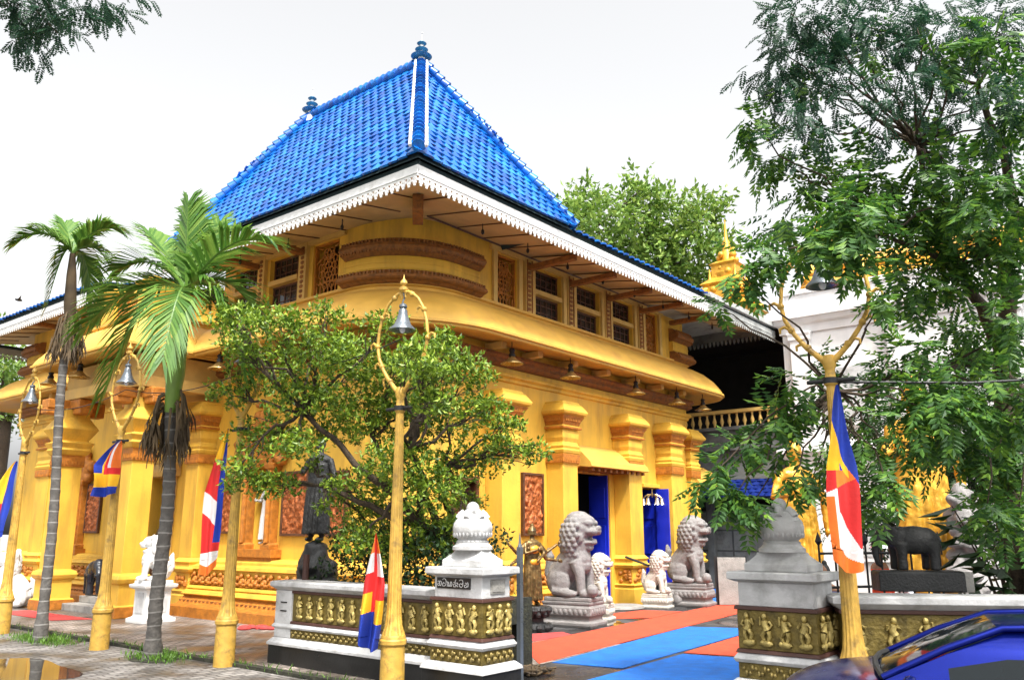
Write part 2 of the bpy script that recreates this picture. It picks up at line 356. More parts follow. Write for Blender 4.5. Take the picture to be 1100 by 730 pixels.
felt('floor_mat', 'narrow blue felt mat by the shuttered dark building', [(25.0, 12.2), (26.8, 13.3), (27.0, 13.2), (26.8, 12.03)], .004, M['mat_b'])
felt('floor_mat', 'faded red mat before the porch steps at left', [(8.5, 19.7), (9.2, 19.3), (9.2, 22.6), (8.5, 22.8)], .008, M['mat_r'])

# ------------------------------------------------------------ the yellow temple building
XW, YW = 11.7, 12.4
TB = thing('temple_building', 'yellow two storey temple hall with steep blue tiled roof and flared canopy', 'temple', (XW, YW, 0))
def wall_grid(mb, axis, c, t, a0, a1, z0, z1, ops):
    """wall slab on the line axis=c, thickness t behind it, with real openings (a0,a1,z0,z1)"""
    As = sorted({a0, a1, *[o[0] for o in ops], *[o[1] for o in ops]}); Zs = sorted({z0, z1, *[o[2] for o in ops], *[o[3] for o in ops]})
    for i in range(len(As) - 1):
        run = None
        cells = []
        for j in range(len(Zs) - 1):
            am, zm = (As[i] + As[i + 1]) / 2, (Zs[j] + Zs[j + 1]) / 2
            if not any(o[0] < am < o[1] and o[2] < zm < o[3] for o in ops): cells.append(j)
        k = 0
        while k < len(cells):
            e = k
            while e + 1 < len(cells) and cells[e + 1] == cells[e] + 1: e += 1
            zz0, zz1 = Zs[cells[k]], Zs[cells[e] + 1]
            if axis == 'y': mb.box(As[i], As[i + 1], c, c + t, zz0, zz1)
            else: mb.box(c, c + t, As[i], As[i + 1], zz0, zz1)
            k = e + 1
LAT_R = [(14.75, 15.55), (21.8, 22.6)]; WIN_R = [(16.25, 17.45), (18.1, 19.3), (19.92, 21.1)]
LAT_L = [(14.55, 15.5)]; WIN_L = [(16.05, 17.2), (17.7, 18.7)]
WZ0, WZ1 = 7.2, 8.5
DOOR1 = (18.05, 19.6, .0, 3.4); DOOR2 = (21.35, 22.2, .0, 3.12); WDOOR = (13.35, 14.1, 0., 2.95)
NICH_L = [(16.5, 17.15, 1.6, 3.35), (25.9, 26.55, 1.5, 3.3)]
PDOOR = (20.85, 21.95, .3, 3.3)
g = MB()
wall_grid(g, 'y', YW, .35, 13.3, 24.25, -.1, 7.18, [DOOR1, DOOR2, WDOOR])
wall_grid(g, 'x', XW, .35, 14.0, 30.9, -.1, 7.18, [PDOOR] + NICH_L)
cpath = arc(13.3, 14.0, 1.6, 270, 180, 12)
g.sweep(cpath, [(0, -.1), (0, 9.1), (-.35, 9.1), (-.35, -.1)])
g.sweep([(24.5, 16.0)] + arc(24.25, 12.65, .25, 0, -90, 5), [(0, -.1), (0, 9.0), (-.3, 9.0), (-.3, -.1)])
wall_grid(g, 'y', YW, .35, 13.3, 24.25, 7.18, 9.0, [(a, b, WZ0, WZ1) for a, b in LAT_R + WIN_R])
wall_grid(g, 'x', XW, .35, 14.0, 19.2, 7.18, 9.0, [(a, b, WZ0, WZ1) for a, b in LAT_L + WIN_L])
wall_grid(g, 'x', XW, .35, 23.3, 30.9, 7.18, 9.0, [(28.4, 29.4, WZ0, WZ1)])
g.box(XW + .35, 14.5, 19.0, 19.2, 7.1, 9.0); g.box(XW + .35, 14.5, 23.3, 23.5, 7.1, 9.0); g.box(14.5, 14.7, 19.0, 23.5, 7.1, 9.3)
g.sweep(arc(12.5, 30.9, .8, 180, 90, 6) + [(18, 31.7)], [(0, -.1), (0, 9.0), (-.3, 9.0), (-.3, -.1)])
wallp = g.build('wall', M['yellow'], TB)
b = MB()                                                     # near-black sheets painting the shade of the rooms behind the openings
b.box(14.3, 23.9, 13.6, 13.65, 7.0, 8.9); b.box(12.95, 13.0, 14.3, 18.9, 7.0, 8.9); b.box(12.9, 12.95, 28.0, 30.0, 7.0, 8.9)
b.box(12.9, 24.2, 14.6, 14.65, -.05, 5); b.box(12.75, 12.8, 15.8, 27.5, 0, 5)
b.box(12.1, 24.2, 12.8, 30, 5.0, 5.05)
b.build('room_shade_sheets', M['dark'], TB)

# doorways
def door_leaf(nm, x, y0, y1, z1, m):
    q = MB(); q.box(x - .05, x, y0, y1, .0, z1)
    for zz in (.25, 1.25, 2.25): q.box(x - .075, x - .05, y0 + .08, y1 - .08, zz, zz + .8)
    return q.build(nm, m, TB, bev=.006)
door_leaf('door', 19.61, 12.45, 13.05, 3.38, M['blue'])
door_leaf('door', 22.22, 12.3, 13.2, 3.1, M['blue'])
b = MB(); b.box(13.4, 14.05, 12.52, 12.58, 0, 2.9)
for x in (13.45, 13.77):
    for z in (.2, 1.1, 2.0): b.box(x, x + .25, 12.49, 12.52, z, z + .75)
b.box(13.27, 13.36, 12.33, 12.55, 0, 3.0); b.box(14.04, 14.13, 12.33, 12.55, 0, 3.0); b.box(13.27, 14.13, 12.325, 12.55, 2.95, 3.08)
b.build('wooden_door', M['wood'], TB, bev=.008)
b = MB(); b.box(22.07, 22.1, 11.95, 12.38, 0.0, 3.1); b.build('door', M['blue'], TB, bev=.006)
b = MB(); b.box(21.25, 22.2, 12.28, 12.42, 3.13, 3.24); b.build('door_lintel', M['yellow'], TB, bev=.01)
b = MB(); b.sweep([(20.62, 12.395), (17.75, 12.395)], [(0, 4.1), (.06, 4.08), (.3, 3.92), (.62, 3.62), (.66, 3.5), (.62, 3.48), (.3, 3.52), (0, 3.46)])
b.k = 1
for i in range(10): b.mbox(T((18.0 + i * .28, 12.1, 3.44)), .1, .5, .08)
b.build('door_canopy', [M['canopy'], M['brown']], TB)
b = MB(); b.sweep([(26.2, 12.9), (24.45, 12.9)], [(0, 4.0), (.06, 3.98), (.4, 3.8), (.75, 3.45), (.8, 3.3), (.74, 3.28), (.3, 3.4), (0, 3.3)]); b.build('door_canopy', M['canopy'], TB)

# storey canopy, string course and carved bands follow the rounded corner
mainpath = [(24.5, 16.2)] + arc(24.25, 12.65, .25, 0, -90, 6) + arc(13.3, 14.0, 1.6, 270, 180, 14) + [(11.7, 19.75)]
leftpath = [(11.7, 22.0)] + arc(12.5, 30.9, .8, 180, 90, 6) + [(17, 31.7)]
CAN = [(0, 7.2), (.16, 7.19), (.16, 7.13), (.10, 7.10), (.12, 7.03), (.32, 6.97), (.62, 6.80), (.92, 6.54), (1.12, 6.28), (1.18, 6.16), (1.22, 6.14), (1.22, 6.09), (1.16, 6.08), (1.15, 6.03), (1.08, 6.02), (.9, 6.10), (0, 6.2)]
for pth in (mainpath, leftpath):
    b = MB(); b.sweep(pth, CAN); b.build('canopy', M['canopy'], TB, smooth=28)
    b = MB(); b.sweep(pth, [(0, 5.98), (.24, 5.97), (.26, 5.9), (.18, 5.84), (.2, 5.76), (.1, 5.7), (0, 5.69)]); b.build('carved_band', M['brown'], TB, smooth=25)
    b = MB(); b.sweep(pth, [(0, 5.56), (.14, 5.54), (.16, 5.5), (.15, 5.46), (.08, 5.42), (.06, 5.36), (0, 5.34)]); b.build('string_course', M['yellow'], TB, smooth=25)
for x in (14.3, 15.7, 17.2, 18.75, 20.3, 21.7, 23.1): MB().box(x, x + .2, 11.85, 12.36, 5.99, 6.14).build('canopy_bracket', M['cream'], TB, bev=.015)
for y in (14.6, 16.0, 17.4, 24.4, 26, 27.6, 29.2): MB().box(11.1, 11.66, y, y + .2, 5.99, 6.14).build('canopy_bracket', M['cream'], TB, bev=.015)
# porch: columns, beam, canopy and roof terrace with a pierced parapet
b = MB(); b.sweep([(11.69, 19.55), (9.95, 19.55), (9.95, 22.25), (11.69, 22.25)], [(o * .95, z - .012) for o, z in CAN])
b.build('porch_canopy', M['canopy'], TB, smooth=28)
b = MB(); b.box(9.62, 11.69, 18.98, 23.0, 5.5, 6.06); b.box(9.5, 11.69, 18.86, 23.1, 5.22, 5.5)
b.build('porch_beam', M['cream'], TB, bev=.02)
b = MB(); b.box(9.98, 11.69, 19.6, 22.2, 7.0, 7.22)
for y0, y1 in ((19.6, 20.3), (21.55, 22.2)):
    b.sq([(0, 7.2), (0, 8.02), (.06, 8.04), (.08, 8.12), (0, 8.16)], 9.95, 10.55, y0, y1)
b.box(10.0, 10.15, 20.3, 21.55, 7.2, 7.3); b.box(10.0, 10.15, 20.3, 21.55, 7.82, 7.95)
b.build('parapet', M['yellow'], TB, bev=.012)
b = MB()
for y0, y1 in ((20.32, 20.9), (20.95, 21.53)):
    n = 6
    for i in range(n):
        for j in range(n):
            yy = y0 + (y1 - y0) * (i + .5) / n; zz = 7.3 + .52 * (j + .5) / n; rr = .047
            pts = [(10.07, yy + rr * math.cos(a), zz + rr * math.sin(a)) for a in [k * math.pi / 3 for k in range(7)]]
            b.tube(pts, .014, 4, False)
b.build('pierced_panel', M['ochre'], TB)
COLP = [(0, 0), (0, .26), (-.06, .27), (-.06, .72), (0, .76), (.03, .84), (0, .92), (-.1, .96), (-.11, 3.5), (-.09, 3.52), (-.09, 3.78), (-.03, 3.82), (.03, 3.92), (.0, 3.97), (.07, 4.1), (-.05, 4.16), (.12, 4.45), (.1, 4.5), (-.06, 4.75), (-.08, 4.98)]
def column(x0, x1, y0, y1, nm='column'):
    b = MB(); b.sq(COLP, x0, x1, y0, y1); p = b.build(nm, M['yellow'], TB, bev=.012)
    q = MB(); q.sq([(.012, .02), (.012, .24), (-.06, .245)], x0, x1, y0, y1); q.build('plinth', M['ochre'], p)
    q = MB(); q.sq([(-.09, 3.5), (-.075, 3.51), (-.075, 3.79), (-.09, 3.8)], x0, x1, y0, y1)
    for k in range(7):
        t = (k + .5) / 7; xx = x0 + .08 + (x1 - x0 - .16) * t; yy = y0 + .08 + (y1 - y0 - .16) * t
        q.box(xx - .02, xx + .02, y0 + .05, y0 + .08, 3.56, 3.66); q.box(x0 + .05, x0 + .08, yy - .02, yy + .02, 3.56, 3.66)
    q.build('carved_collar', M['ochre'], p)
    q = MB()
    for dx, dy in ((-1, 0), (0, -1), (1, 0), (0, 1)):
        cx, cy = (x0 + x1) / 2 + dx * .42, (y0 + y1) / 2 + dy * .42
        q.mbox(T((cx, cy, 5.08)), .62 if dx else .4, .62 if dy else .4, .24); q.mbox(T((cx + dx * .12, cy + dy * .12, 4.9)), .4 if dx else .34, .4 if dy else .34, .16)
    q.build('bracket_block', M['ochre'], p, bev=.03)
    return p
column(9.5, 10.25, 18.95, 19.7); column(9.3, 10.05, 22.2, 22.95)
b = MB(); b.box(9.75, 11.68, 19.75, 22.15, 0, .17); b.box(10.15, 11.68, 19.76, 22.14, .17, .33); b.build('step', M['concrete'], TB, bev=.015)
# engaged pilasters
PIL = [(0, 1.28), (0, 3.5), (.03, 3.52), (.03, 3.76), (.05, 3.78), (.07, 3.85), (.03, 3.88), (.05, 3.95), (.02, 3.99), (.0, 4.05), (.03, 4.15), (.03, 4.3), (.0, 4.36), (.07, 4.38), (.08, 4.43), (.03, 4.46), (.06, 4.6), (.12, 4.7), (.19, 4.74), (.21, 4.80), (.1, 4.98), (.06, 5.0), (.04, 5.06)]
PBASE = [(.10, 0), (.10, .4), (.06, .45), (.10, .5), (.10, .52), (.02, .54), (.02, .92), (.09, .95), (.12, 1.02), (.06, 1.06), (.05, 1.12), (.09, 1.18), (.0, 1.28)]
def pilaster(x0, x1, y0, y1, face):
    b = MB(); b.sq(PIL, x0, x1, y0, y1); b.sq(PBASE, x0, x1, y0, y1); p = b.build('pilaster', M['yellow'], TB, bev=.01)
    q = MB(); q.sq([(.033, 3.53), (.045, 3.56), (.045, 3.74), (.033, 3.75)], x0, x1, y0, y1)
    q2 = MB(); q2.sq([(.035, 4.465), (.08, 4.59), (.14, 4.69), (.1, 4.7)], x0, x1, y0, y1)
    q3 = MB(); q3.sq([(.08, 4.375), (.09, 4.385), (.09, 4.425), (.07, 4.435)], x0, x1, y0, y1); q3.build('bead', M['ochre'], p)
    w = x1 - x0
    for k in range(9):
        xx = x0 + w * (k + .5) / 9; yy = y0 + (y1 - y0) * (k + .5) / 9
        for z in (3.54, 4.56):
            o = .06 if z < 4 else .11
            g = q if z < 4 else q2
            g.box(xx - .02, xx + .02, y0 - o, y0 - .03, z, z + .07); g.box(x0 - o, x0 - .03, yy - .02, yy + .02, z, z + .07)
    q.build('carved_collar', M['ochre'], p); q2.build('carved_capital', M['ochre'], p)
    q = MB(); q2 = MB(); rr = random.Random(int(x0 * 10))
    for k in range(14):
        xx = rr.uniform(x0 + .05, x1 - .05); yy = rr.uniform(y0 + .05, y1 - .05)
        q.ell((xx, y0 - .03, rr.uniform(.6, .86)), (rr.uniform(.05, .1), .05, rr.uniform(.04, .09)), 8)
        q2.ell((x0 - .03, yy, rr.uniform(.6, .86)), (.05, rr.uniform(.05, .1), rr.uniform(.04, .09)), 8)
    q.build('carved_base_panel', M['ochre'], p, smooth=180); q2.build('carved_base_panel', M['ochre'], p, smooth=180)
for x0, x1 in ((14.4, 15.05), (16.73, 17.36), (19.83, 20.5), (22.22, 22.9)): pilaster(x0, x1, 11.9, 12.39, 'y')
pilaster(24.15, 24.7, 12.25, 12.8, 'y')
pilaster(11.25, 11.69, 19.0, 19.55, 'x'); pilaster(11.2, 11.69, 27.3, 28.2, 'x')
# plinth and the frieze of seated dwarfs
def plinth(path, seed, s=1.):
    b = MB(); b.sweep(path, [(0, 1.28), (.22 * s, 1.26), (.3 * s, 1.2), (.3 * s, 1.14), (.42 * s, 1.10), (.44 * s, 1.03), (.36 * s, 1.0), (.34 * s, .67), (.5 * s, .65), (.52 * s, .6), (.48 * s, .57), (.62 * s, .55), (.66 * s, .48), (.55 * s, .42), (.5 * s, .40), (0, .4)])
    p = b.build('plinth', M['yellow'], TB, smooth=25)
    ft = b = MB(); b.sweep(path, [(0, .45), (.56 * s, .44), (.76 * s, .26), (.8 * s, .26), (.92 * s, .25), (.94 * s, .22), (.94 * s, -.02), (0, -.02)])
    rr = random.Random(seed); L = [Vector(q) for q in path]; q = MB(); q2 = MB()
    for i in range(len(L) - 1):
        d = L[i + 1] - L[i]; n = Vector((-d.y, d.x)).normalized(); ln = d.length
        if ln < .6: continue
        k = int(ln / .27)
        for j in range(k):
            c = L[i] + d * ((j + .5) / k) + n * (.37 * s); t = d.normalized(); s1 = rr.choice((-1, 1))
            mt = Matrix(((t.x, n.x, 0), (t.y, n.y, 0), (0, 0, 1)))
            def e(dx, dn, z, r): q.ell((c.x + t.x * dx + n.x * dn, c.y + t.y * dx + n.y * dn, z), r, 8, mt)
            e(0, .03, .79, (.085, .06, .09)); e(rr.uniform(-.02, .02), .05, .915, (.052, .052, .056)); e(0, .06, .765, (.06, .06, .055))
            e(-.09, .05, .73, (.06, .06, .045)); e(.09, .05, .73, (.06, .06, .045)); e(s1 * .1, .05, .86, (.045, .03, .06)); e(-s1 * .1, .06, .80, (.04, .035, .06))
            e(0, .03, .69, (.12, .06, .025))
        k = int(ln / .16)
        for j in range(k):
            c = L[i] + d * ((j + .5) / k) + n * (.70 * s); a = math.atan2(d.y, d.x)
            q2.mbox(T((c.x, c.y, .335), a) @ Matrix.Rotation(0, 4, 'X'), .05, .05, .035)
    ft.k = 1; ft.add(q2.v, q2.f); ft.build('plinth_foot', [M['ochre'], M['brown']], p, smooth=25)
    if q.v: q.build('dwarf_frieze', M['ochre'], p, smooth=180)

plinth([(13.2, 12.4)] + arc(13.3, 14.0, 1.6, 270, 180, 10)[1:] + [(11.7, 18.95)], 3)
plinth([(17.95, 12.4), (15.1, 12.4)], 5, .45); plinth([(11.7, 22.3), (11.7, 30.8)], 8)
# framed copper panels, niches, arches
def relief(y0, y1, z0, z1, axis='x', c=XW, seed=1):
    def pt(a, z, o): return (c - o, a, z) if axis == 'x' else (a, c - o, z)
    b = MB(); nu, nv = 36, 48; vs = []; s0 = seed * 7.3
    for i in range(nu + 1):
        for j in range(nv + 1):
            a = y0 + (y1 - y0) * i / nu; z = z0 + (z1 - z0) * j / nv
            h = abs(noise.noise(Vector((a * 6 + s0, z * 6, s0)))) * .09 + abs(noise.noise(Vector((a * 13 + s0, z * 13, s0)))) * .05
            vs.append(pt(a, z, .03 + h))
    b.add(vs, [(i * (nv + 1) + j, (i + 1) * (nv + 1) + j, (i + 1) * (nv + 1) + j + 1, i * (nv + 1) + j + 1) for i in range(nu) for j in range(nv)])
    p = b.build('relief_panel', M['copper'], TB, smooth=180)
    f = MB(); w = .06
    for a0, a1, q0, q1 in ((y0 - w, y1 + w, z1, z1 + w), (y0 - w, y1 + w, z0 - w, z0), (y0 - w, y0, z0, z1), (y1, y1 + w, z0, z1)):
        if axis == 'x': f.box(c - .09, c - .002, a0, a1, q0, q1)
        else: f.box(a0, a1, c - .09, c - .002, q0, q1)
    f.build('frame', M['wood'], p, bev=.008)
relief(18.05, 18.85, 1.9, 3.2, seed=1); relief(15.2, 16.0, 1.85, 3.15, seed=2); relief(24.75, 25.5, 1.9, 3.2, seed=3)
relief(15.75, 16.45, 1.85, 3.2, 'y', YW, 4); relief(13.9, 14.5, 1.85, 3.1, seed=6)
def niche(y0, y1, z0, z1):
    b = MB(); b.box(XW - .3, XW - .003, y0 - .45, y1 + .45, z0 - .28, z0 - .1); b.box(XW - .24, XW - .003, y0 - .4, y1 + .4, z0 - .4, z0 - .28)
    for s, yy in ((-1, y0 - .26), (1, y1 + .02)):
        b.sq([(.05, z0 - .1), (.05, z0), (0, z0 + .04), (0, z1 - .1), (.05, z1 - .05), (.07, z1 + .05), (0, z1 + .08)], XW - .2, XW - .003, yy, yy + .24)
        b.tube([(XW - .22, yy + .12, z0 + .04), (XW - .22, yy + .12, z1 - .1)], .06, 10)
    b.build('niche_surround', M['ochre'], TB, bev=.008)
    b = MB(); b.box(XW + .35, XW + .4, y0 - .1, y1 + .1, z0 - .1, z1 + .1); b.build('niche_back', M['cream'], TB)
    ym = (y0 + y1) / 2; hw = (y1 - y0) / 2 + .42; q = MB(); rr = random.Random(5)
    for k in range(40):                                      # the carved arch with beast heads
        a = math.pi * k / 39; r = hw * rr.uniform(.82, 1.05)
        q.ell((XW - .12, ym + r * math.cos(a), z1 + .12 + r * 1.25 * math.sin(a)), (.13, rr.uniform(.08, .16), rr.uniform(.08, .16)), 8)
    for s in (-1, 1):
        for k in range(14): q.ell((XW - .14, ym + s * hw * rr.uniform(.85, 1.3), z1 + rr.uniform(.05, .6)), (.16, rr.uniform(.08, .17), rr.uniform(.07, .15)), 8)
    for k in range(10): q.ell((XW - .16, ym + rr.uniform(-.18, .18), z1 + 1.0 + rr.uniform(0, .5)), (.15, rr.uniform(.08, .15), rr.uniform(.08, .15)), 8)
    q.box(XW - .1, XW - .003, y0, y1, z1 + .0, z1 + .75)
    sculpt(q, 'carved_arch', M['ochre'], TB, .03, 2, .012, 14)
for nchs in NICH_L: niche(*nchs)
b = MB()
for y in (20.7, 21.98): b.box(XW - .16, XW - .003, y, y + .13, .33, 3.3)
b.sweep([(XW - .01, 20.55), (XW - .01, 22.25)], [(0, 3.3), (.2, 3.3), (.26, 3.42), (.2, 3.62), (0, 3.7)])
b.build('door_surround', M['cream'], TB, bev=.01)
# upper windows, lattice screens
def lattice(a0, a1, axis):
    def pt(a, z, o=0.): return (a, YW + .1 + o, z) if axis == 'y' else (XW + .1 + o, a, z)
    b = MB(); w = .045
    for u0, u1, q0, q1 in ((a0, a1, WZ1 - w, WZ1), (a0, a1, WZ0, WZ0 + w), (a0, a0 + w, WZ0, WZ1), (a1 - w, a1, WZ0, WZ1)):
        if axis == 'y': b.box(u0, u1, YW + .05, YW + .15, q0, q1)
        else: b.box(XW + .05, XW + .15, u0, u1, q0, q1)
    m = (a0 + a1) / 2; hw = (a1 - a0) / 2 - .03; h = WZ1 - WZ0
    for k in range(7):
        a = a0 + (a1 - a0) * (k + .5) / 7
        b.tube([pt(a, WZ0), pt(a, WZ0 + .22 * h)], .02, 5); b.tube([pt(a + .06 * math.cos(q), WZ0 + .24 * h + .06 * math.sin(q)) for q in [i * math.pi / 6 for i in range(7)]], .016, 5)
    zc = WZ0 + .5 * h
    for rk, cnt in ((.14, 6), (.28, 10), (.4, 14)):
        for k in range(cnt):
            t = 2 * math.pi * (k + .5 * (rk > .2)) / cnt; ca, cz = m + rk * hw * 2 * .5 * 1.6 * math.cos(t), zc + rk * 1.0 * math.sin(t)
            if abs(ca - m) > hw or not WZ0 + .2 * h < cz < WZ1 - .02: continue
            rr = .055 + .05 * rk
            b.tube([pt(min(a1, max(a0, ca + rr * math.cos(q))), cz + rr * 1.25 * math.sin(q)) for q in [i * math.pi / 5 for i in range(11)]], .015, 5, False)
    zh = WZ1 - .24                                          # heart
    hp = []
    for i in range(21):
        t = 2 * math.pi * i / 20; hp.append(pt(m + .011 * 16 * math.sin(t) ** 3 * 1., zh + .0105 * (13 * math.cos(t) - 5 * math.cos(2 * t) - 2 * math.cos(3 * t) - math.cos(4 * t))))
    b.tube(hp, .02, 5, False)
    for s in (-1, 1):
        b.tube([pt(m + s * .2, zh + .12), pt(m + s * hw, WZ1 - .05)], .018, 5); b.tube([pt(m + s * .17, zh - .05), pt(m + s * hw, zh - .2)], .018, 5)
    b.build('lattice_screen', M['ochre'], TB)
for a in LAT_R: lattice(*a, 'y')
for a in LAT_L + [(28.4, 29.4)]: lattice(*a, 'x')
def window(a0, a1, axis):
    zt = 7.86; b = MB(); q = MB(); t = MB()
    def bx(mb, u0, u1, o0, o1, z0, z1):
        if axis == 'y': mb.box(u0, u1, YW + o0, YW + o1, z0, z1)
        else: mb.box(XW + o0, XW + o1, u0, u1, z0, z1)
    for z0, z1 in ((WZ0, zt - .06), (zt + .06, WZ1)):
        w = .05
        bx(b, a0, a1, .12, .2, z1 - w, z1); bx(b, a0, a1, .12, .2, z0, z0 + w); bx(b, a0, a0 + w, .125, .195, z0 + w, z1 - w); bx(b, a1 - w, a1, .125, .195, z0 + w, z1 - w)
        n = 5
        for k in range(1, n): u = a0 + (a1 - a0) * k / n; bx(b, u - .012, u + .012, .14, .18, z0 + w, z1 - w)
        for k in (1, 2): z = z0 + (z1 - z0) * k / 3; bx(b, a0 + w, a1 - w, .145, .175, z - .01, z + .01)
        bx(q, a0 + .02, a1 - .02, .157, .163, z0 + .02, z1 - .02)
    p = b.build('window', M['wood'], TB); q.build('pane', M['glass'], p)
    bx(t, a0 - .002, a1 + .002, -.04, .2, zt - .06, zt + .06); t.build('transom', M['cream'], p)
for a in WIN_R: window(*a, 'y')
for a in WIN_L: window(*a, 'x')
for x in (15.95, 17.78, 19.62, 21.45):
    b = MB(); c = MB()
    b.box(x - .14, x + .14, 12.3, 12.398, 7.2, 8.62)
    for k in range(11): c.ell((x, 12.3, 7.3 + k * .118), (.075, .03, .05), 8)
    c.box(x - .11, x - .085, 12.275, 12.3, 7.22, 8.58); c.box(x + .085, x + .11, 12.275, 12.3, 7.22, 8.58)
    c.build('carved_strip', M['brown'], b.build('window_pier', M['cream'], TB), smooth=50)
for y in (15.78, 17.45):
    b = MB(); c = MB()
    b.box(11.6, 11.698, y - .14, y + .14, 7.2, 8.62)
    for k in range(11): c.ell((11.6, y, 7.3 + k * .118), (.03, .075, .05), 8)
    c.build('carved_strip', M['brown'], b.build('window_pier', M['cream'], TB), smooth=50)
b = MB()
for x in (14.66, 15.64, 16.16, 17.54, 18.01, 19.4, 19.83, 21.2, 21.7, 22.7): b.box(x - .07, x + .07, 12.325, 12.398, 7.2, 8.6)
b.box(14.5, 22.9, 12.318, 12.398, 8.52, 8.64)
b.box(11.62, 11.698, 14.3, 19, 8.515, 8.64)
b.build('window_surround', M['cream'], TB)
# carved cushions wrapped round the corners
def cushion(path):
    b = MB(); b.sweep(path, [(0, 8.22), (.14, 8.2), (.2, 8.14), (.33, 8.04), (.36, 7.97), (.33, 7.94), (.27, 7.86), (.16, 7.8), (0, 7.79)])
    b.sweep(path, [(0, 7.48), (.16, 7.47), (.24, 7.40), (.37, 7.32), (.40, 7.25), (.36, 7.22), (.28, 7.2), (.22, 7.16), (0, 7.12)])
    L = [Vector(p) for p in path]
    for i in range(len(L) - 1):
        d = L[i + 1] - L[i]; n = Vector((-d.y, d.x)).normalized(); k = max(1, int(d.length / .07)); a = math.atan2(d.y, d.x)
        for j in range(k):
            c = L[i] + d * (j + .5) / k
            for z, o in ((8.1, .27), (7.9, .29), (7.37, .31)): b.mbox(T((c.x + n.x * o, c.y + n.y * o, z), a), .035, .05, .085)
    p = b.build('carved_moulding', M['brown'], TB)
    b = MB(); b.sweep(path, [(0, 7.82), (.1, 7.82), (.14, 7.75), (.14, 7.52), (.1, 7.46), (0, 7.46)]); b.sweep(path, [(.1, 7.66), (.155, 7.655), (.155, 7.63), (.1, 7.625)]); b.build('cushion', M['yellow'], p, smooth=30)
cushion([(14.0, 12.4)] + arc(13.3, 14.0, 1.6, 270, 180, 16) + [(11.7, 14.15)])
cushion([(24.5, 13.4)] + arc(24.25, 12.65, .25, 0, -90, 4) + [(23.35, 12.4)])
cushion([(11.7, 30.0)] + arc(12.5, 30.9, .8, 180, 90, 6) + [(13.0, 31.7)])
# soffit, eaves boards, lace valance
b = MB(); Z0, SL = 8.37, .16
def sof(poly): b.add(poly, [tuple(range(len(poly)))])
sof([(10.05, 10.35, Z0), (26.9, 10.35, Z0), (26.9, 14.35, Z0 + 4 * SL), (14.05, 14.35, Z0 + 4 * SL)])
sof([(10.05, 10.35, Z0), (14.05, 14.35, Z0 + 4 * SL), (14.05, 19.3, Z0 + 4 * SL), (10.05, 19.3, Z0)])
sof([(10.15, 22.9, Z0), (13.15, 22.9, Z0 + 3 * SL), (13.15, 33.4, Z0 + 3 * SL), (10.15, 33.4, Z0)])
b.k = 1
def soz(o): return Z0 + o * SL - .012
y = 11.2
for i in range(17):
    x = 11.4 + i * .92; b.tube([(x, 10.42, soz(.07)), (x, 12.3, soz(1.95))], .014, 4)
for i in range(9):
    yy = 11.6 + i * .9; b.tube([(10.12, yy, soz(.07)), (11.65, yy, soz(1.6))], .014, 4)
for i in range(11): b.tube([(10.22, 23.3 + i * .9, soz(.07)), (11.65, 23.3 + i * .9, soz(1.5))], .014, 4)
b.tube([(12.3, 12.32, soz(1.95)), (24.4, 12.32, soz(1.95))], .03, 4)
b.build('soffit', [M['soffit'], M['wood']], TB, fix=False)
for x in (15.95, 17.78, 19.62, 21.45, 23.3): MB().box(x - .09, x + .09, 10.9, 12.3, 8.3, 8.44).build('eaves_beam', M['brown'], TB, bev=.02)
for yy in (15.78, 17.6, 26.3, 28.1): MB().box(10.5, 11.6, yy - .09, yy + .09, 8.3, 8.44).build('eaves_beam', M['brown'], TB, bev=.02)
MB().mbox(T((11.35, 11.65, 8.35), R(45)), .9, .22, .34).build('eaves_beam', M['brown'], TB, bev=.02)
for p in [(13.1 + i * 1.62, 11.4, 8.5) for i in range(8)] + [(10.9, 13.5 + i * 1.9, 8.46) for i in range(3)]:
    MB().lathe([(.012, 0), (.012, -.12), (.035, -.16), (.035, -.22), (.012, -.25)], p, 8).build('eaves_bulb', M['iron'], TB)
def fascia(p0, p1, m_board, m_lace, tiles=True):
    p0 = Vector(p0); p1 = Vector(p1); d = (p1 - p0); L = d.length; d.normalize(); n = Vector((d.y, -d.x)); a = math.atan2(d.y, d.x)
    mid = (p0 + p1) / 2
    b = MB(); b.mbox(T((mid.x, mid.y, 8.39), a), L, .04, .17); b.mbox(T((mid.x + n.x * .025, mid.y + n.y * .025, 8.315), a), L, .02, .025)
    p = b.build('fascia_board', m_board, TB)
    b = MB(); b.mbox(T((mid.x - n.x * .03, mid.y - n.y * .03, 8.53), a), L, .03, .11); b.build('eaves_gap_strip', M['under'], p)  # dark strip filling the gap between fascia board and tile edge
    b = MB(); k = int(L / .15); w = L / k; th = .018; z1 = 8.30
    def q(u, z, du, dz, rot=0.):
        c = p0 + d * u; b.mbox(T((c.x + n.x * .012, c.y + n.y * .012, z), a) @ Matrix.Rotation(rot, 4, 'Y'), du, th, dz)
    b.mbox(T((mid.x + n.x * .012, mid.y + n.y * .012, z1 - .022), a), L, th, .044)
    b.mbox(T((mid.x + n.x * .0125, mid.y + n.y * .0125, z1 - .122), a), L, th - .003, .022)
    for i in range(k):
        u = (i + .5) * w
        q(u - w * .27, z1 - .08, .028, .085, R(28)); q(u + w * .27, z1 - .08, .028, .085, R(-28)); q(u, z1 - .075, .022, .06)
        q(u, z1 - .155, w * .62, .05); q(u, z1 - .2, w * .34, .05)
    b.build('lace_valance', m_lace, p)
M['white_lace'] = M['white']
fascia((10.0, 10.3), (21.85, 10.3), M['white'], M['white']); fascia((21.86, 10.3), (26.9, 10.3), M['greywhite'], M['greywhite'])
fascia((10.0, 19.3), (10.0, 10.28), M['white'], M['white']); fascia((10.1, 33.5), (10.1, 22.9), M['white'], M['white'])
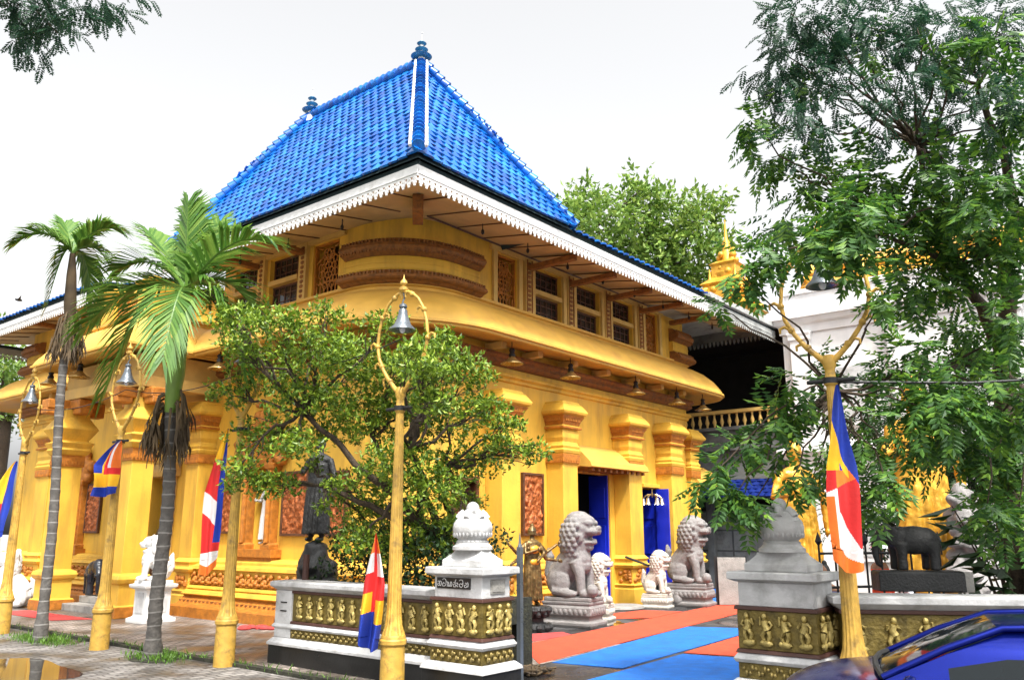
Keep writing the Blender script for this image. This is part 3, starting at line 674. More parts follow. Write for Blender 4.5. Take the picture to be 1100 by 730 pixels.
fascia((16, 33.5), (10.1, 33.5), M['greywhite'], M['greywhite'])

# roofs: real overlapping tiles
def tile_slope(mb, e0, e1, apex0, apex1, row=.2, wid=.26, zc=1.08, maxrow=None, flare=0.):
    """slope between the eave edge e0-e1 and the top edge apex0-apex1"""
    e0, e1, a0, a1 = map(Vector, (e0, e1, apex0, apex1))
    mide, mida = (e0 + e1) / 2, (a0 + a1) / 2; along = (e1 - e0).normalized()
    upv = (mida - mide); upv -= along * upv.dot(along); sl = upv.length; upd = upv / sl; nrm = along.cross(upd)
    if nrm.z < 0: nrm = -nrm
    rows = int(sl / row)
    for r in range(rows if maxrow is None else min(rows, maxrow)):
        s = r * row; t = s / sl
        L0 = (e0 + (a0 - e0) * t); L1 = (e1 + (a1 - e1) * t); tt = min(1, (s + row * .5) / sl)
        u0 = (L0 - e0).dot(along); u1 = (L1 - e0).dot(along)
        k0 = math.ceil((u0 - wid * .12) / wid - .5 * (r % 2)); k1 = math.floor((u1 + wid * .12) / wid - .5 * (r % 2))
        for k in range(k0, k1 + 1):
            u = (k + .5 * (r % 2)) * wid
            lift = flare * max(0, 1 - min(abs(u - u0), abs(u1 - u)) / 1.3) ** 2 * max(0, 1 - t * 3)
            vs = []; nu = 5
            jx, jz = U(-.008, .008), U(-.006, .006)
            for j, f in enumerate((1.5, .55, 0.)):
                for i in range(nu):
                    x = -1 + 2 * i / (nu - 1); ss = s + row * f + (.05 * x * x if j == 2 else 0)
                    h = .015 + .028 * (1 - x * x) + .03 * (1.5 - f) / 1.5 + jz + lift
                    vs.append(e0 + along * (u + jx + x * wid * .5) + upd * ss + nrm * h)
            for i in range(nu): vs.append(vs[2 * nu + i] - nrm * .045)
            mb.add(vs, [(j * nu + i, j * nu + i + 1, (j + 1) * nu + i + 1, (j + 1) * nu + i) for j in range(3) for i in range(nu - 1)])
EX0, EX1, EY0, EY1, EZ, RZ = 9.92, 14.88, 10.22, 18.95, 8.60, 12.55
A0, A1 = (12.4, 12.75, RZ), (12.4, 16.85, RZ)
b = MB()
tile_slope(b, (EX0, EY1, EZ), (EX0, EY0, EZ), A1, A0, flare=.06)
tile_slope(b, (EX0, EY0, EZ), (EX1, EY0, EZ), A0, A0, flare=.06)
tile_slope(b, (EX1, EY1, EZ), (EX0, EY1, EZ), A1, A1); tile_slope(b, (EX1, EY0, EZ), (EX1, EY1, EZ), A0, A1)
roof = b.build('roof', M['tile'], TB, smooth=40, fix=False)
b = MB(); q = -.03
b.add([(EX0, EY0, EZ + q), (EX1, EY0, EZ + q), (EX1, EY1, EZ + q), (EX0, EY1, EZ + q), (12.4, 12.75, RZ + q), (12.4, 16.85, RZ + q)], [(0, 1, 4), (1, 2, 5, 4), (2, 3, 5), (3, 0, 4, 5)])
b.build('roof_deck', M['under'], roof, fix=False)
def hip(p0, p1, white=True):
    p0, p1 = Vector(p0), Vector(p1); d = p1 - p0; n = int(d.length / .2); a = MB(); w = MB()
    side = d.cross(Vector((0, 0, 1))).normalized(); up = side.cross(d).normalized()
    if up.z < 0: up = -up
    for i in range(n):
        s = p0 + d * (i / n); e = p0 + d * ((i + 1.25) / n)
        a.tube([s + up * .12, e + up * .08], [.125, .095], 10)
    h = a.build('hip_ridge', M['tile'], roof, smooth=50)
    if white:
        for s in (-1, 1): w.tube([p0 + side * s * .15 + up * .12, p1 + side * s * .13 + up * .12], .034, 6)
        w.build('ridge_edging', M['white'], h)
hip((EX0, EY0, EZ + .08), A0); hip((EX1, EY0, EZ + .03), A0, False); hip((EX0, EY1, EZ + .03), A1, False); hip((EX1, EY1, EZ), A1, False); hip(A0, A1, False)
FIN = [(.13, -.1), (.13, .08), (.10, .1), (.10, .17), (.17, .2)]
for ap in (A0, A1):
    b = MB(); b.lathe([(.15, -.12), (.14, .06), (.10, .08), (.09, .2), (.05, .21), (.045, .6), (.02, .62), (.006, .84)], ap, 16); b.ell((ap[0], ap[1], ap[2] + .86), .022, 8)
    p = b.build('finial', M['white'], roof, smooth=40)
    b = MB()
    for z, r, h in ((.24, .25, .055), (.42, .155, .045), (.58, .115, .04)): b.lathe([(.06, -h), (r * .8, -h * .6), (r, 0), (r * .9, h * .25), (.07, h)], (ap[0], ap[1], ap[2] + z), 20)
    b.build('finial_disc', M['finial'], p, smooth=50)
b = MB()
tile_slope(b, (14.95, 10.22, 8.60), (21.85, 10.22, 8.60), (14.95, 15.0, 9.5), (21.85, 15.0, 9.5), row=.28, maxrow=9)
lr = b.build('low_roof', M['tile'], TB, smooth=40, fix=False); b = MB()
tile_slope(b, (10.02, 33.5, 8.60), (10.02, 22.9, 8.60), (14.9, 33.5, 9.5), (14.9, 22.9, 9.5), row=.28, maxrow=9)
lr2 = b.build('low_roof', M['tile'], TB, smooth=40, fix=False)
b = MB(); b.add([(14.5, 10.24, 8.57), (26.9, 10.24, 8.57), (26.9, 17, 9.85), (14.5, 17, 9.85)], [(0, 1, 2, 3)]); b.build('roof_deck', M['under'], lr, fix=False)
b = MB(); b.add([(10.04, 33.5, 8.57), (10.04, 22.9, 8.57), (17, 22.9, 9.85), (17, 33.5, 9.85)], [(0, 1, 2, 3)])
b.build('roof_deck', M['under'], lr2, fix=False)
b = MB(); b.box(21.9, 26.9, 10.2, 10.34, 8.55, 8.72); b.box(21.9, 26.9, 10.34, 14, 8.6, 8.7); b.box(14.0, 24.6, 14.0, 18.9, 8.95, 9.0)
b.build('gutter', M['greywhite'], TB, bev=.02)

# hanging lamps under the canopy
def pendant(loc, label, first=[None]):
    if first[0] is None:
        t = thing('pendant_lamp', label, 'lamp', (0, 0, 0), 0, 'bell shaped lamps hung under the canopy')
        b = MB(); b.tube([(0, 0, .25), (0, 0, .42)], .012, 6); b.lathe([(.05, .25), (.07, .2), (.05, .16), (.07, .12), (.08, .06)], (0, 0, 0), 14); b.build('lamp_cap', M['iron'], t, smooth=40)
        b = MB(); b.lathe([(.06, .06), (.09, .02), (.16, -.05), (.26, -.1), (.265, -.115), (.25, -.115), (.14, -.06), (.05, 0.)], (0, 0, 0), 20); b.build('lamp_shade', M['brasslamp'], t, smooth=40)
        first[0] = t
    else:
        t = copy_tree(first[0]); t['label'] = label
    t.location = loc; return t
for x, l in ((14.5, 'brass bell lamp hung under the canopy nearest the rounded corner'), (16.83, 'brass bell lamp above the second capital from the rounded corner'), (19.99, 'brass bell lamp under the canopy between the two doorways'), (22.38, 'brass bell lamp under the canopy above the capital beside the bell cluster'), (24.1, 'brass bell lamp at the far right end of the canopy')):
    pendant((x, 11.7, 5.72), l)
for p, l in (((9.3, 23.3, 5.8), 'dark bell lamp at the far left end of the porch canopy'), ((9.3, 21.6, 5.8), 'dark bell lamp under the porch canopy behind the slender palm trunk'), ((10.75, 17.6, 5.75), 'dark bell lamp under the canopy to the right of the porch')):
    pendant(p, l)

# ------------------------------------------------------------ gate walls and piers with urns
def dancers(mb, p0, p1, z0, z1, n, seed):
    """row of gilded figures standing out of a frieze; p0->p1 runs with the outside on its left"""
    rr = random.Random(seed); p0, p1 = Vector(p0), Vector(p1); d = p1 - p0; t = d.normalized(); nn = Vector((t.y, -t.x)); h = z1 - z0
    mt = Matrix(((t.x, nn.x, 0), (t.y, nn.y, 0), (0, 0, 1)))
    for k in range(n):
        ln = rr.uniform(-.07, .07)
        c = p0 + d * ((k + .5) / n); s = rr.choice((-1, 1)); j = rr.uniform(-.02, .02) * h
        def P3(dx, dn, z): return (c.x + t.x * (dx + ln * (z - .3)) * h + nn.x * dn * h, c.y + t.y * (dx + ln * (z - .3)) * h + nn.y * dn * h, z0 + z * h)
        j += rr.uniform(-.05, .05); mb.ell(P3(j, .06, .88), (0.079 * h, 0.077 * h, 0.096 * h), 8, mt)
        mb.tube([P3(j, .05, .78), P3(s * .03, .05, .64), P3(-s * .03, .05, .5)], [0.102 * h, 0.096 * h, 0.122 * h], 7)
        mb.tube([P3(-s * .07, .05, .48), P3(-s * .10, .06, .34), P3(-s * .04, .05, .2)], [0.077 * h, 0.064 * h, 0.045 * h], 6)
        mb.tube([P3(s * .04, .05, .48), P3(s * .12, .07, .36), P3(s * .06, .05, .2)], [0.077 * h, 0.064 * h, 0.045 * h], 6)
        mb.tube([P3(-.09, .05, .75), P3(-.17, .06, .65), P3(-.12 + s * .04, .08, rr.uniform(.5, .9))], [0.045 * h, 0.038 * h, 0.036 * h], 6)
        mb.tube([P3(.09, .05, .75), P3(.18, .06, .66), P3(.12 + rr.uniform(-.06, .06), .08, rr.uniform(.5, .9))], [0.045 * h, 0.038 * h, 0.036 * h], 6)
        mb.ell(P3(0, .05, .13), (0.192 * h, 0.090 * h, 0.096 * h), 8, mt); mb.ell(P3(s * .13, .06, .15), (0.077 * h, 0.064 * h, 0.077 * h), 7, mt)
def scrolls(mb, p0, p1, z0, z1, n, seed):
    rr = random.Random(seed); p0, p1 = Vector(p0), Vector(p1); d = p1 - p0; t = d.normalized(); nn = Vector((t.y, -t.x)); h = z1 - z0
    for k in range(n):
        c = p0 + d * ((k + .5) / n)
        mb.ell((c.x + nn.x * .01, c.y + nn.y * .01, (z0 + z1) / 2 + h * .18 * (-1) ** k), (h * .17, h * .15, h * .15), 7)
        mb.ell((c.x + nn.x * .01 + t.x * .03, c.y + nn.y * .01 + t.y * .03, (z0 + z1) / 2 - h * .2 * (-1) ** k), (h * .15, h * .13, h * .24), 6)
def walls_of(par, p0, p1, depth, rows, nm='wall_body'):
    """straight garden wall, rows = (outset, z, material key) stacked mouldings"""
    p0, p1 = Vector(p0), Vector(p1); d = (p1 - p0).normalized(); n = Vector((d.y, -d.x))
    for name, key, prof in rows:
        b = MB(); vs = []
        for o, z in prof:
            for q, s in ((p0, 1), (p1, 1), (p1, -1), (p0, -1)):
                e = d * ((-o if q is p0 else o)) * .999
                w = q + e + (n * o if s > 0 else -n * (depth + o)); vs.append((w.x, w.y, z))
        k = len(prof)
        b.add(vs, [(i * 4 + j, i * 4 + (j + 1) % 4, i * 4 + 4 + (j + 1) % 4, i * 4 + 4 + j) for i in range(k - 1) for j in range(4)] + [(3, 2, 1, 0), tuple(range(4 * k - 4, 4 * k))])
        b.build(name, M[key], par, bev=.006)
WROWS = [('plinth', 'black', [(.08, 0), (.08, .26)]), ('base_moulding', 'stonewhite', [(.1, .262), (.1, .3), (.06, .34), (.03, .37)]), ('frieze_backing', 'bronze', [(.02, .372), (.02, .5)]),
         ('middle_moulding', 'stonewhite', [(.05, .502), (.06, .53), (.03, .57)]), ('lower_trim', 'darkred', [(.035, .572), (.03, .61)]), ('frieze_panel', 'bronze', [(.0, .612), (.0, 1.0)]),
         ('upper_trim', 'darkred', [(.03, 1.002), (.03, 1.04)]), ('coping', 'stonewhite', [(.02, 1.042), (.06, 1.07), (.1, 1.1), (.1, 1.16), (.05, 1.175)])]
PROWS = [('plinth', 'black', [(.1, 0), (.1, .28)]), ('base_moulding', 'stonewhite', [(.12, .282), (.11, .32), (.05, .37)]), ('frieze_backing', 'bronze', [(.03, .372), (.03, .53)]),
         ('middle_moulding', 'stonewhite', [(.05, .532), (.07, .57), (.03, .63)]), ('lower_trim', 'darkred', [(.05, .632), (.03, .67)]), ('frieze_panel', 'bronze', [(.02, .672), (.02, 1.07)]),
         ('upper_trim', 'darkred', [(.045, 1.072), (.04, 1.11)]), ('pier_block', 'stonewhite', [(.0, 1.112), (.0, 1.36)]), ('pier_cap', 'stonewhite', [(.02, 1.362), (.07, 1.385), (.09, 1.39), (.09, 1.455), (.08, 1.47)]),
         ('cap_step', 'stonewhite', [(-.06, 1.472), (-.06, 1.55), (-.1, 1.58), (-.16, 1.64), (-.17, 1.67)])]
def urn(par, x, y, z):
    b = MB(); b.lathe([(.25, 0), (.25, .04), (.22, .06), (.2, .09), (.205, .1), (.18, .125), (.215, .155), (.245, .21), (.25, .27), (.235, .33), (.2, .375), (.18, .385), (.17, .41), (.13, .44)], (x, y, z), 28)
    u = b.build('urn', M['stonewhite'], par, smooth=35)
    b = MB(); rr = random.Random(3)
    for k in range(28):
        a = 2 * math.pi * k / 28; b.ell((x + .232 * math.cos(a), y + .232 * math.sin(a), z + .19), (.018, .018, .04), 6)
    b.ell((x, y, z + .5), (.085, .085, .09), 14)
    for k in range(6):
        a = 2 * math.pi * k / 6 + .3; b.tube([(x + .1 * math.cos(a), y + .1 * math.sin(a), z + .46), (x + .15 * math.cos(a), y + .15 * math.sin(a), z + .42), (x + .19 * math.cos(a), y + .19 * math.sin(a), z + .38)], [.05, .05, .04], 7)
    b.build('urn_lid', M['stonewhite'], u, smooth=60)
GW = thing('gate_wall', 'low white wall left of the gate with gilded dancer frieze and pier bearing a black name plate', 'wall', (8.0, 9, 0))
walls_of(GW, (8.0, 10.98), (8.0, 7.62), .32, WROWS)
b = MB(); dancers(b, (8.0, 10.55), (8.0, 7.75), .63, .985, 12, 4); b.build('gilded_figures', M['goldfig'], GW, smooth=60)
b = MB(); scrolls(b, (7.975, 10.6), (7.975, 7.65), .385, .49, 50, 1); b.build('gilded_scrolls', M['bronzegold'], GW, smooth=60)
b = MB(); b.box(7.965, 8.34, 10.62, 11.0, .372, 1.04); b.build('end_post', M['stonewhite'], GW, bev=.008)
b = MB()
for z in (.74, .86): b.box(7.955, 7.966, 10.72, 10.86, z, z + .018)
b.build('weep_slot', M['black'], GW)
walls_of(GW, (7.8, 7.53), (7.8, 6.75), .52, PROWS)
b = MB(); dancers(b, (7.78, 7.53), (7.78, 6.76), .69, 1.055, 4, 9); dancers(b, (7.82, 6.73), (8.32, 6.73), .69, 1.055, 3, 12); b.build('gilded_figures', M['goldfig'], GW, smooth=60)
b = MB(); scrolls(b, (7.765, 7.53), (7.765, 6.75), .39, .52, 13, 2); scrolls(b, (7.8, 6.715), (8.32, 6.715), .39, .52, 9, 3); b.build('gilded_scrolls', M['bronzegold'], GW, smooth=60)
urn(GW, 8.06, 7.14, 1.672)
# black name plate with white lettering (strokes traced as curves, plate coordinates)
b = MB(); b.box(7.785, 7.799, 6.93, 7.48, 1.215, 1.345); npl = b.build('name_plate', M['black'], GW, bev=.002)
GL = [[(155, 240), (185, 228), (200, 250), (190, 275), (160, 275), (155, 310), (185, 322), (205, 305), (200, 250)], [(205, 305), (235, 322), (248, 290), (245, 240), (220, 228), (200, 250)],
      [(280, 200), (310, 178), (355, 190), (372, 235), (365, 300), (330, 325), (280, 322), (285, 270), (310, 255), (325, 280)], [(375, 240), (400, 235), (415, 270), (400, 325), (430, 325), (445, 290), (430, 240), (415, 270)], [(445, 290), (455, 325), (480, 320), (480, 235), (510, 240), (522, 290), (505, 325), (482, 318)],
      [(560, 245), (605, 240), (615, 262), (580, 268), (556, 295), (570, 330), (610, 330), (625, 300), (600, 285)], [(600, 240), (610, 205), (625, 190)], [(635, 255), (665, 250), (672, 285), (645, 290), (650, 325), (680, 322)],
      [(705, 210), (735, 190), (785, 195), (798, 240), (795, 305), (760, 335), (715, 320), (705, 280), (740, 262), (765, 275), (790, 258)],
      [(850, 250), (880, 245), (895, 270), (855, 285), (832, 300), (840, 330), (880, 332), (895, 300), (900, 325), (922, 320), (928, 270), (912, 232)]]
b = MB()
for g in GL: b.tube([(7.782, 7.48 - (x - 128) / 840 * .55, 1.345 - (yy - 155) / 215 * .13) for x, yy in g], .0042, 6)
b.build('lettering', M['white'], npl)
b = MB(); b.box(7.95, 8.22, 6.735, 6.749, 1.16, 1.33); b.box(7.97, 8.20, 6.728, 6.736, 1.18, 1.31); b.build('service_hatch', M['concrete'], GW, bev=.004)
b = MB(); b.tube([(8.3, 10.75, 1.15), (8.3, 10.75, 1.55)], .05, 10); o = b.build('pipe_stub', M['darkred']); tag(o, 'short rusty brown pipe standing on the left end of the gate wall', 'pipe')
b = MB(); b.box(8.62, 8.68, 6.82, 6.88, 0, 1.7); b.lathe([(.03, 0), (.018, .04), (.004, .18)], (8.65, 6.85, 1.7), 8); b.box(8.6, 8.7, 6.8, 6.9, 0, .06)
o = b.build('gate_post', M['lampmetal']); tag(o, 'thin grey iron gate post with spike beside the pier with the name plate', 'post')

PX, PY = 8.97, 3.22
GR = thing('gate_wall', 'low wall right of the gate with gilded dancer frieze and unlettered urn pier', 'wall', (PX, PY, 0))
walls_of(GR, (PX, 4.05), (PX, 3.23), .6, PROWS)
b = MB(); dancers(b, (PX - .02, 4.05), (PX - .02, 3.23), .69, 1.055, 4, 21); dancers(b, (PX + .02, 3.21), (PX + .58, 3.21), .69, 1.055, 3, 23); b.build('gilded_figures', M['goldfig'], GR, smooth=60)
b = MB(); scrolls(b, (PX - .035, 4.05), (PX - .035, 3.23), .39, .52, 12, 6); b.build('gilded_scrolls', M['bronzegold'], GR, smooth=60)
urn(GR, PX + .3, 3.64, 1.672)
WD = Vector((.5, -.866)); W0 = Vector((PX + .3, 3.05)); W1 = W0 + WD * 6.5
RROWS = [(n, k, [(o, z * 1.06) for o, z in p]) for n, k, p in WROWS]
walls_of(GR, W0, W1, .35, RROWS)
b = MB(); dancers(b, W0, W1, .66, 1.045, 20, 31); b.build('gilded_figures', M['goldfig'], GR, smooth=60)

# ------------------------------------------------------------ lyre-shaped street lamps
LAMPS = [((6.9, 18.1), 'yellow lamp post at the left picture edge with striped flag'), ((7.03, 14.43), 'yellow lamp post in front of the porch column with knotted flag'), ((7.33, 11.27), 'yellow lamp post with red and white flag, partly behind the bushy tree'),
         ((7.3, 7.72), 'yellow lamp post standing in front of the left gate wall'), ((8.72, 2.78), 'stained yellow lamp post behind the blue car')]
def lamp_post():
    t = thing('lamp_post', LAMPS[0][1], 'street lamp', (0, 0, 0), 0, 'lyre topped street lamps along the kerb')
    b = MB(); b.lathe([(.15, -.02), (.145, .56), (.135, .57)], (0, 0, 0), 20); b.lathe([(.15, .57), (.165, .59), (.165, .63), (.15, .65), (.15, .67), (.14, .69)], (0, 0, 0), 20); b.build('base', M['lamp'], t, smooth=35)
    b = MB(); prof = [(.14, .69), (.105, .8), (.093, .92), (.088, 1.0), (.078, 1.8), (.05, 3.4)]; n = 32; vs = []
    for r, z in prof:
        for j in range(n): a = 2 * math.pi * j / n; rr = r * (1 - (.07 if j % 2 else 0)); vs.append((rr * math.cos(a), rr * math.sin(a), z))
    b.add(vs, [(i * n + j, i * n + (j + 1) % n, (i + 1) * n + (j + 1) % n, (i + 1) * n + j) for i in range(len(prof) - 1) for j in range(n)]); b.build('shaft', M['lamp'], t, smooth=25)
    b = MB(); b.lathe([(.052, 3.36), (.068, 3.38), (.068, 3.43), (.054, 3.46), (.05, 3.54), (.068, 3.58), (.064, 3.64), (.05, 3.69)], (0, 0, 0), 16); b.build('collar', M['lamp'], t, smooth=35)
    b = MB(); b.tube([(0, -.24, 3.42), (0, .24, 3.42)], .022, 8); b.lathe([(.075, 3.39), (.075, 3.45)], (0, 0, 0), 14); b.build('crossbar', M['iron'], t, smooth=50)
    for s in (-1, 1):
        b = MB(); pts = [(.03, 3.62), (.1, 3.68), (.22, 3.8), (.33, 3.95), (.42, 4.12), (.455, 4.3), (.43, 4.5), (.37, 4.68), (.27, 4.83), (.14, 4.93), (.0, 4.965)]
        b.tube([(0, s * y, z) for y, z in pts], [.042, .032, .028, .025, .023, .022, .021, .02, .019, .019, .019], 8)
        for y, z, a in ((.2, 3.79, 1), (.36, 4.0, 1), (.455, 4.28, 1), (.38, 4.66, -1), (.16, 4.9, -1)):
            b.ell((0, s * y, z), .04, 8)
            b.tube([(0, s * y, z), (0, s * (y + a * .07), z + .05), (0, s * (y + a * .12), z + .03), (0, s * (y + a * .12), z - .02)], [.022, .02, .017, .012], 6)
        b.build('lyre_arm', M['lamp'], t, smooth=50)
    b = MB(); b.lathe([(.03, 4.95), (.06, 4.98), (.06, 5.01), (.025, 5.03), (.05, 5.07), (.045, 5.1), (.012, 5.14), (.004, 5.2)], (0, 0, 0), 12); b.build('finial', M['lamp'], t, smooth=40)
    b = MB(); b.tube([(0, 0, 4.95), (.02, 0, 4.88), (-.01, 0, 4.82), (0, 0, 4.78)], .012, 6)
    b.lathe([(.025, 4.8), (.05, 4.78), (.055, 4.75), (.04, 4.73), (.058, 4.70), (.062, 4.65), (.085, 4.58), (.115, 4.51), (.172, 4.455), (.176, 4.44), (.16, 4.44), (.07, 4.5), (.04, 4.6)], (0, 0, 0), 24)
    sh = b.build('lamp_shade', M['lampmetal'], t, smooth=40)
    b = MB(); b.ell((0, 0, 4.46), (.04, .04, .06), 12); b.build('bulb', M['cloth_white'], sh, smooth=180)
    return t
lp = lamp_post()
for i, ((x, y), l) in enumerate(LAMPS):
    t = lp if i == 0 else copy_tree(lp)
    t.location = (x, y, 0); t['label'] = l; t.rotation_euler = (0, 0, [0, .05, -.04, .02, .1][i])
b = MB()
wires = [((6.9, 18.1), (7.03, 14.43)), ((7.03, 14.43), (7.33, 11.27)), ((7.33, 11.27), (7.3, 7.72))]
for (a, c), wl in zip(wires, ('thin dark cable from the leftmost lamp post to the porch lamp post', 'thin dark cable between porch lamp post and red-white flag post', 'thin dark cable from the lamp post before the gate wall to its left neighbour')):
    b = MB(); b.tube([(a[0] + (c[0] - a[0]) * t, a[1] + (c[1] - a[1]) * t, 4.33 - .35 * 4 * t * (1 - t) * .5) for t in [k / 10 for k in range(11)]], .008, 5)
    o = b.build('cable', M['iron']); tag(o, wl, 'cable', 'cables strung between lamp posts')
b = MB(); b.tube([(8.72, 2.9, 3.42), (9.4, 1.6, 3.36), (10.4, -.6, 3.4)], .014, 5); o = b.build('cable', M['iron']); tag(o, 'dark cable running right from the lamp behind the car', 'cable')

# ------------------------------------------------------------ Buddhist flags hanging on the posts
FM = [M['fl_b'], M['fl_y'], M['fl_r'], M['fl_w'], M['fl_o']]
def flag(name, label, org, side, length, wid, colour, lean=0., fold=.05, seed=0, off=.12):
    """cloth gathered at the top corner; side = horizontal direction, colour(u,v) -> stripe"""
    side = Vector((*side, 0)).normalized(); out = Vector((-side.y, side.x, 0)); nu, nv = 190, 84; b = MB(); vs = []
    for i in range(nu + 1):
        u = i / nu
        for j in range(nv + 1):
            v = j / nv; wd = wid * (min(1, u * 2.2) ** .75) * (1 - .12 * math.sin(u * 5 + seed))
            p = Vector(org) + side * (wd * (v - off) + lean * u) + Vector((0, 0, -length * u + (.16 * length * (v - .5) ** 2 if u > .9 else 0) - .10 * length * v * max(0, u - .75) * 4 * .5))
            p += out * (fold * math.sin(v * 9 + u * 2 + seed) * (.3 + u) + .02 * math.sin(u * 11 + v * 4 + seed)); vs.append(p)
    b.v = [tuple(p) for p in vs]
    for i in range(nu):
        for j in range(nv):
            b.f.append((i * (nv + 1) + j, i * (nv + 1) + j + 1, (i + 1) * (nv + 1) + j + 1, (i + 1) * (nv + 1) + j)); b.m.append(int(colour((i + .5) / nu, (j + .5) / nv)))
    o = b.build(name, FM, None, smooth=180, fix=False); return tag(o, label, 'flag', 'Buddhist flags on the lamp posts')
VR = (.628, -.778)                                         # towards the right of the street view
def c_right(u, v):
    if u < .2 + .36 * v: return 0
    if u < .30 + .30 * v and v < .75: return 1
    if u < .48: return 1 if v < .45 else 0
    if v < .2 and u > .62: return 4
    if u < .60 - .08 * v: return 2 if v < .28 else 4
    if u < .70 + .10 * v * 2 and v > .30: return 2 if u < .62 + .28 * v else 3
    return 3 if u < .97 - .1 * (1 - v) else 4
flag('flag', 'long striped flag on the lamp post behind the blue car', P(899, 413, 8.4), VR, 1.78, .27, c_right, lean=-.03, fold=.035, seed=1, off=.55)
def c_mid(u, v):
    if v < .42: return [4, 3, 2, 1, 0][min(4, int((u - .02 + .05 * v) * 1.15 * 5))] if u > .1 else 4
    if .42 <= v < .58: return 2 if u < .7 else 0
    return [4, 3, 2, 1, 0][min(4, int((u + .02) * 5 * .98))] if u > .05 else 2
flag('flag', 'drooping striped flag in front of the frieze of the left gate wall', P(404, 572, 10.15), VR, 1.32, .24, c_mid, lean=-.08, fold=.10, seed=2, off=.35)
flag('flag', 'flag showing red and white stripes beside the first yellow pilaster and copper panel', P(245, 460, 12.7), (-.628, .778), 2.1, .26, lambda u, v: 0 if v < .3 and u < .8 else (1 if u < .22 else 2 if u < .55 - .1 * v else 3 if u < .72 - .12 * v else 2 if u < .86 else 3 if u < .95 else 4), lean=.06, fold=.04, seed=3)
flag('flag', 'short knotted flag with yellow and blue tail on the porch lamp post', P(130, 473, 14.3), (-.628, .778), .92, .42, lambda u, v: 4 if v < .35 and u < .5 else 3 if .35 < v < .55 and u < .5 else 2 if u < .62 and v < .7 else 0 if u > .84 or (v > .75 and u < .6) else 1, lean=.05, fold=.06, seed=4)
flag('flag', 'blue and yellow flag at the left picture edge with red tail', P(18, 495, 16.4), (-.628, .778), 1.5, .42, lambda u, v: 0 if v < .45 else 1 if u < .55 else 2 if u < .8 else 3, lean=.12, fold=.05, seed=5)

# ------------------------------------------------------------ statues
def lion_masses(guard=True):
    b = MB(); rr = random.Random(2)
    b.ell((-.28, 0, .27), (.27, .27, .26))
    for s in (-1, 1):
        b.ell((-.2, s * .2, .25), (.25, .12, .25)); b.ell((.02, s * .25, .07), (.2, .085, .075)); b.tube([(-.3, s * .25, .12), (.1, s * .26, .07)], [.09, .07], 8)
        b.tube([(.16, s * .17, .62), (.25, s * .19, .38), (.27, s * .18, .1)], [.14, .10, .085], 10); b.ell((.35, s * .18, .07), (.14, .1, .075))
        for k in (-1, 0, 1): b.ell((.46, s * .18 + k * .055, .06), (.045, .03, .045), 7)
    b.tube([(-.3, 0, .32), (-.1, 0, .55), (.1, 0, .72)], [.26, .27, .28], 12); b.ell((.14, 0, .66), (.25, .26, .27)); b.ell((.22, 0, .56), (.17, .2, .17))
    b.tube([(.1, 0, .8), (.18, 0, 1.0)], [.24, .22], 12)
    if guard:
        b.ell((.16, 0, 1.2), (.3, .28, .26)); b.ell((.27, 0, 1.31), (.22, .22, .15)); b.ell((.14, 0, 1.36), (.26, .24, .16))
        b.ell((.40, 0, 1.15), (.2, .19, .085)); b.ell((.56, 0, 1.21), (.05, .1, .05)); b.ell((.51, .09, 1.15), (.08, .075, .07), 8); b.ell((.51, -.09, 1.15), (.08, .075, .07), 8)
        b.ell((.35, 0, .955), (.18, .15, .055)); b.ell((.26, 0, 1.0), (.12, .18, .14)); b.ell((.47, 0, .985), (.05, .09, .045), 8); b.ell((.36, 0, .87), (.1, .1, .07), 8)
        for s in (-1, 1): b.ell((.4, s * .1, 1.30), (.11, .08, .06)); b.ell((.43, s * .11, 1.24), .045, 8); b.ell((.12, s * .22, 1.3), (.08, .05, .1)); b.ell((.24, s * .2, 1.05), (.1, .06, .13))
        for row in range(8):
            z = .74 + row * .085; R0 = (.27, .31, .34, .355, .36, .35, .32, .25)[row]
            for k in range(11):
                a = (-1 + 2 * (k + .5 * (row % 2)) / 10.5) * 1.95
                b.ell((.13 - .02 * (row < 3) * 2 - R0 * math.cos(a) * .9, R0 * math.sin(a) * .92, z), (.062, .062, .056), 8)
        b.ell((.5, -.18, .13), .12, 10)
    else:
        b.ell((.2, 0, 1.18), (.19, .17, .19)); b.ell((.36, 0, 1.12), (.13, .1, .1)); b.ell((.46, 0, 1.14), (.04, .06, .04)); b.ell((.36, 0, 1.04), (.1, .08, .045))
        for s in (-1, 1): b.ell((.33, s * .08, 1.24), (.06, .05, .04)); b.ell((.14, s * .16, 1.32), (.04, .05, .06))
        for k in range(150):
            a = rr.uniform(-2.3, 2.3); z = rr.uniform(.62, 1.36); r = (.24 if z > .95 else .26) * math.sqrt(max(.15, 1 - ((z - 1.02) / .5) ** 2)) + .03
            b.ell((.1 - r * math.cos(a) * .9 * (1 if abs(a) < 1.5 else -.3), r * math.sin(a), z), (rr.uniform(.04, .07), rr.uniform(.04, .06), rr.uniform(.07, .11)), 7)
    b.tube([(-.45, 0, .15), (-.56, .02, .4), (-.5, .02, .7), (-.54, .02, .85)], [.06, .07, .09, .03], 8)
    return b
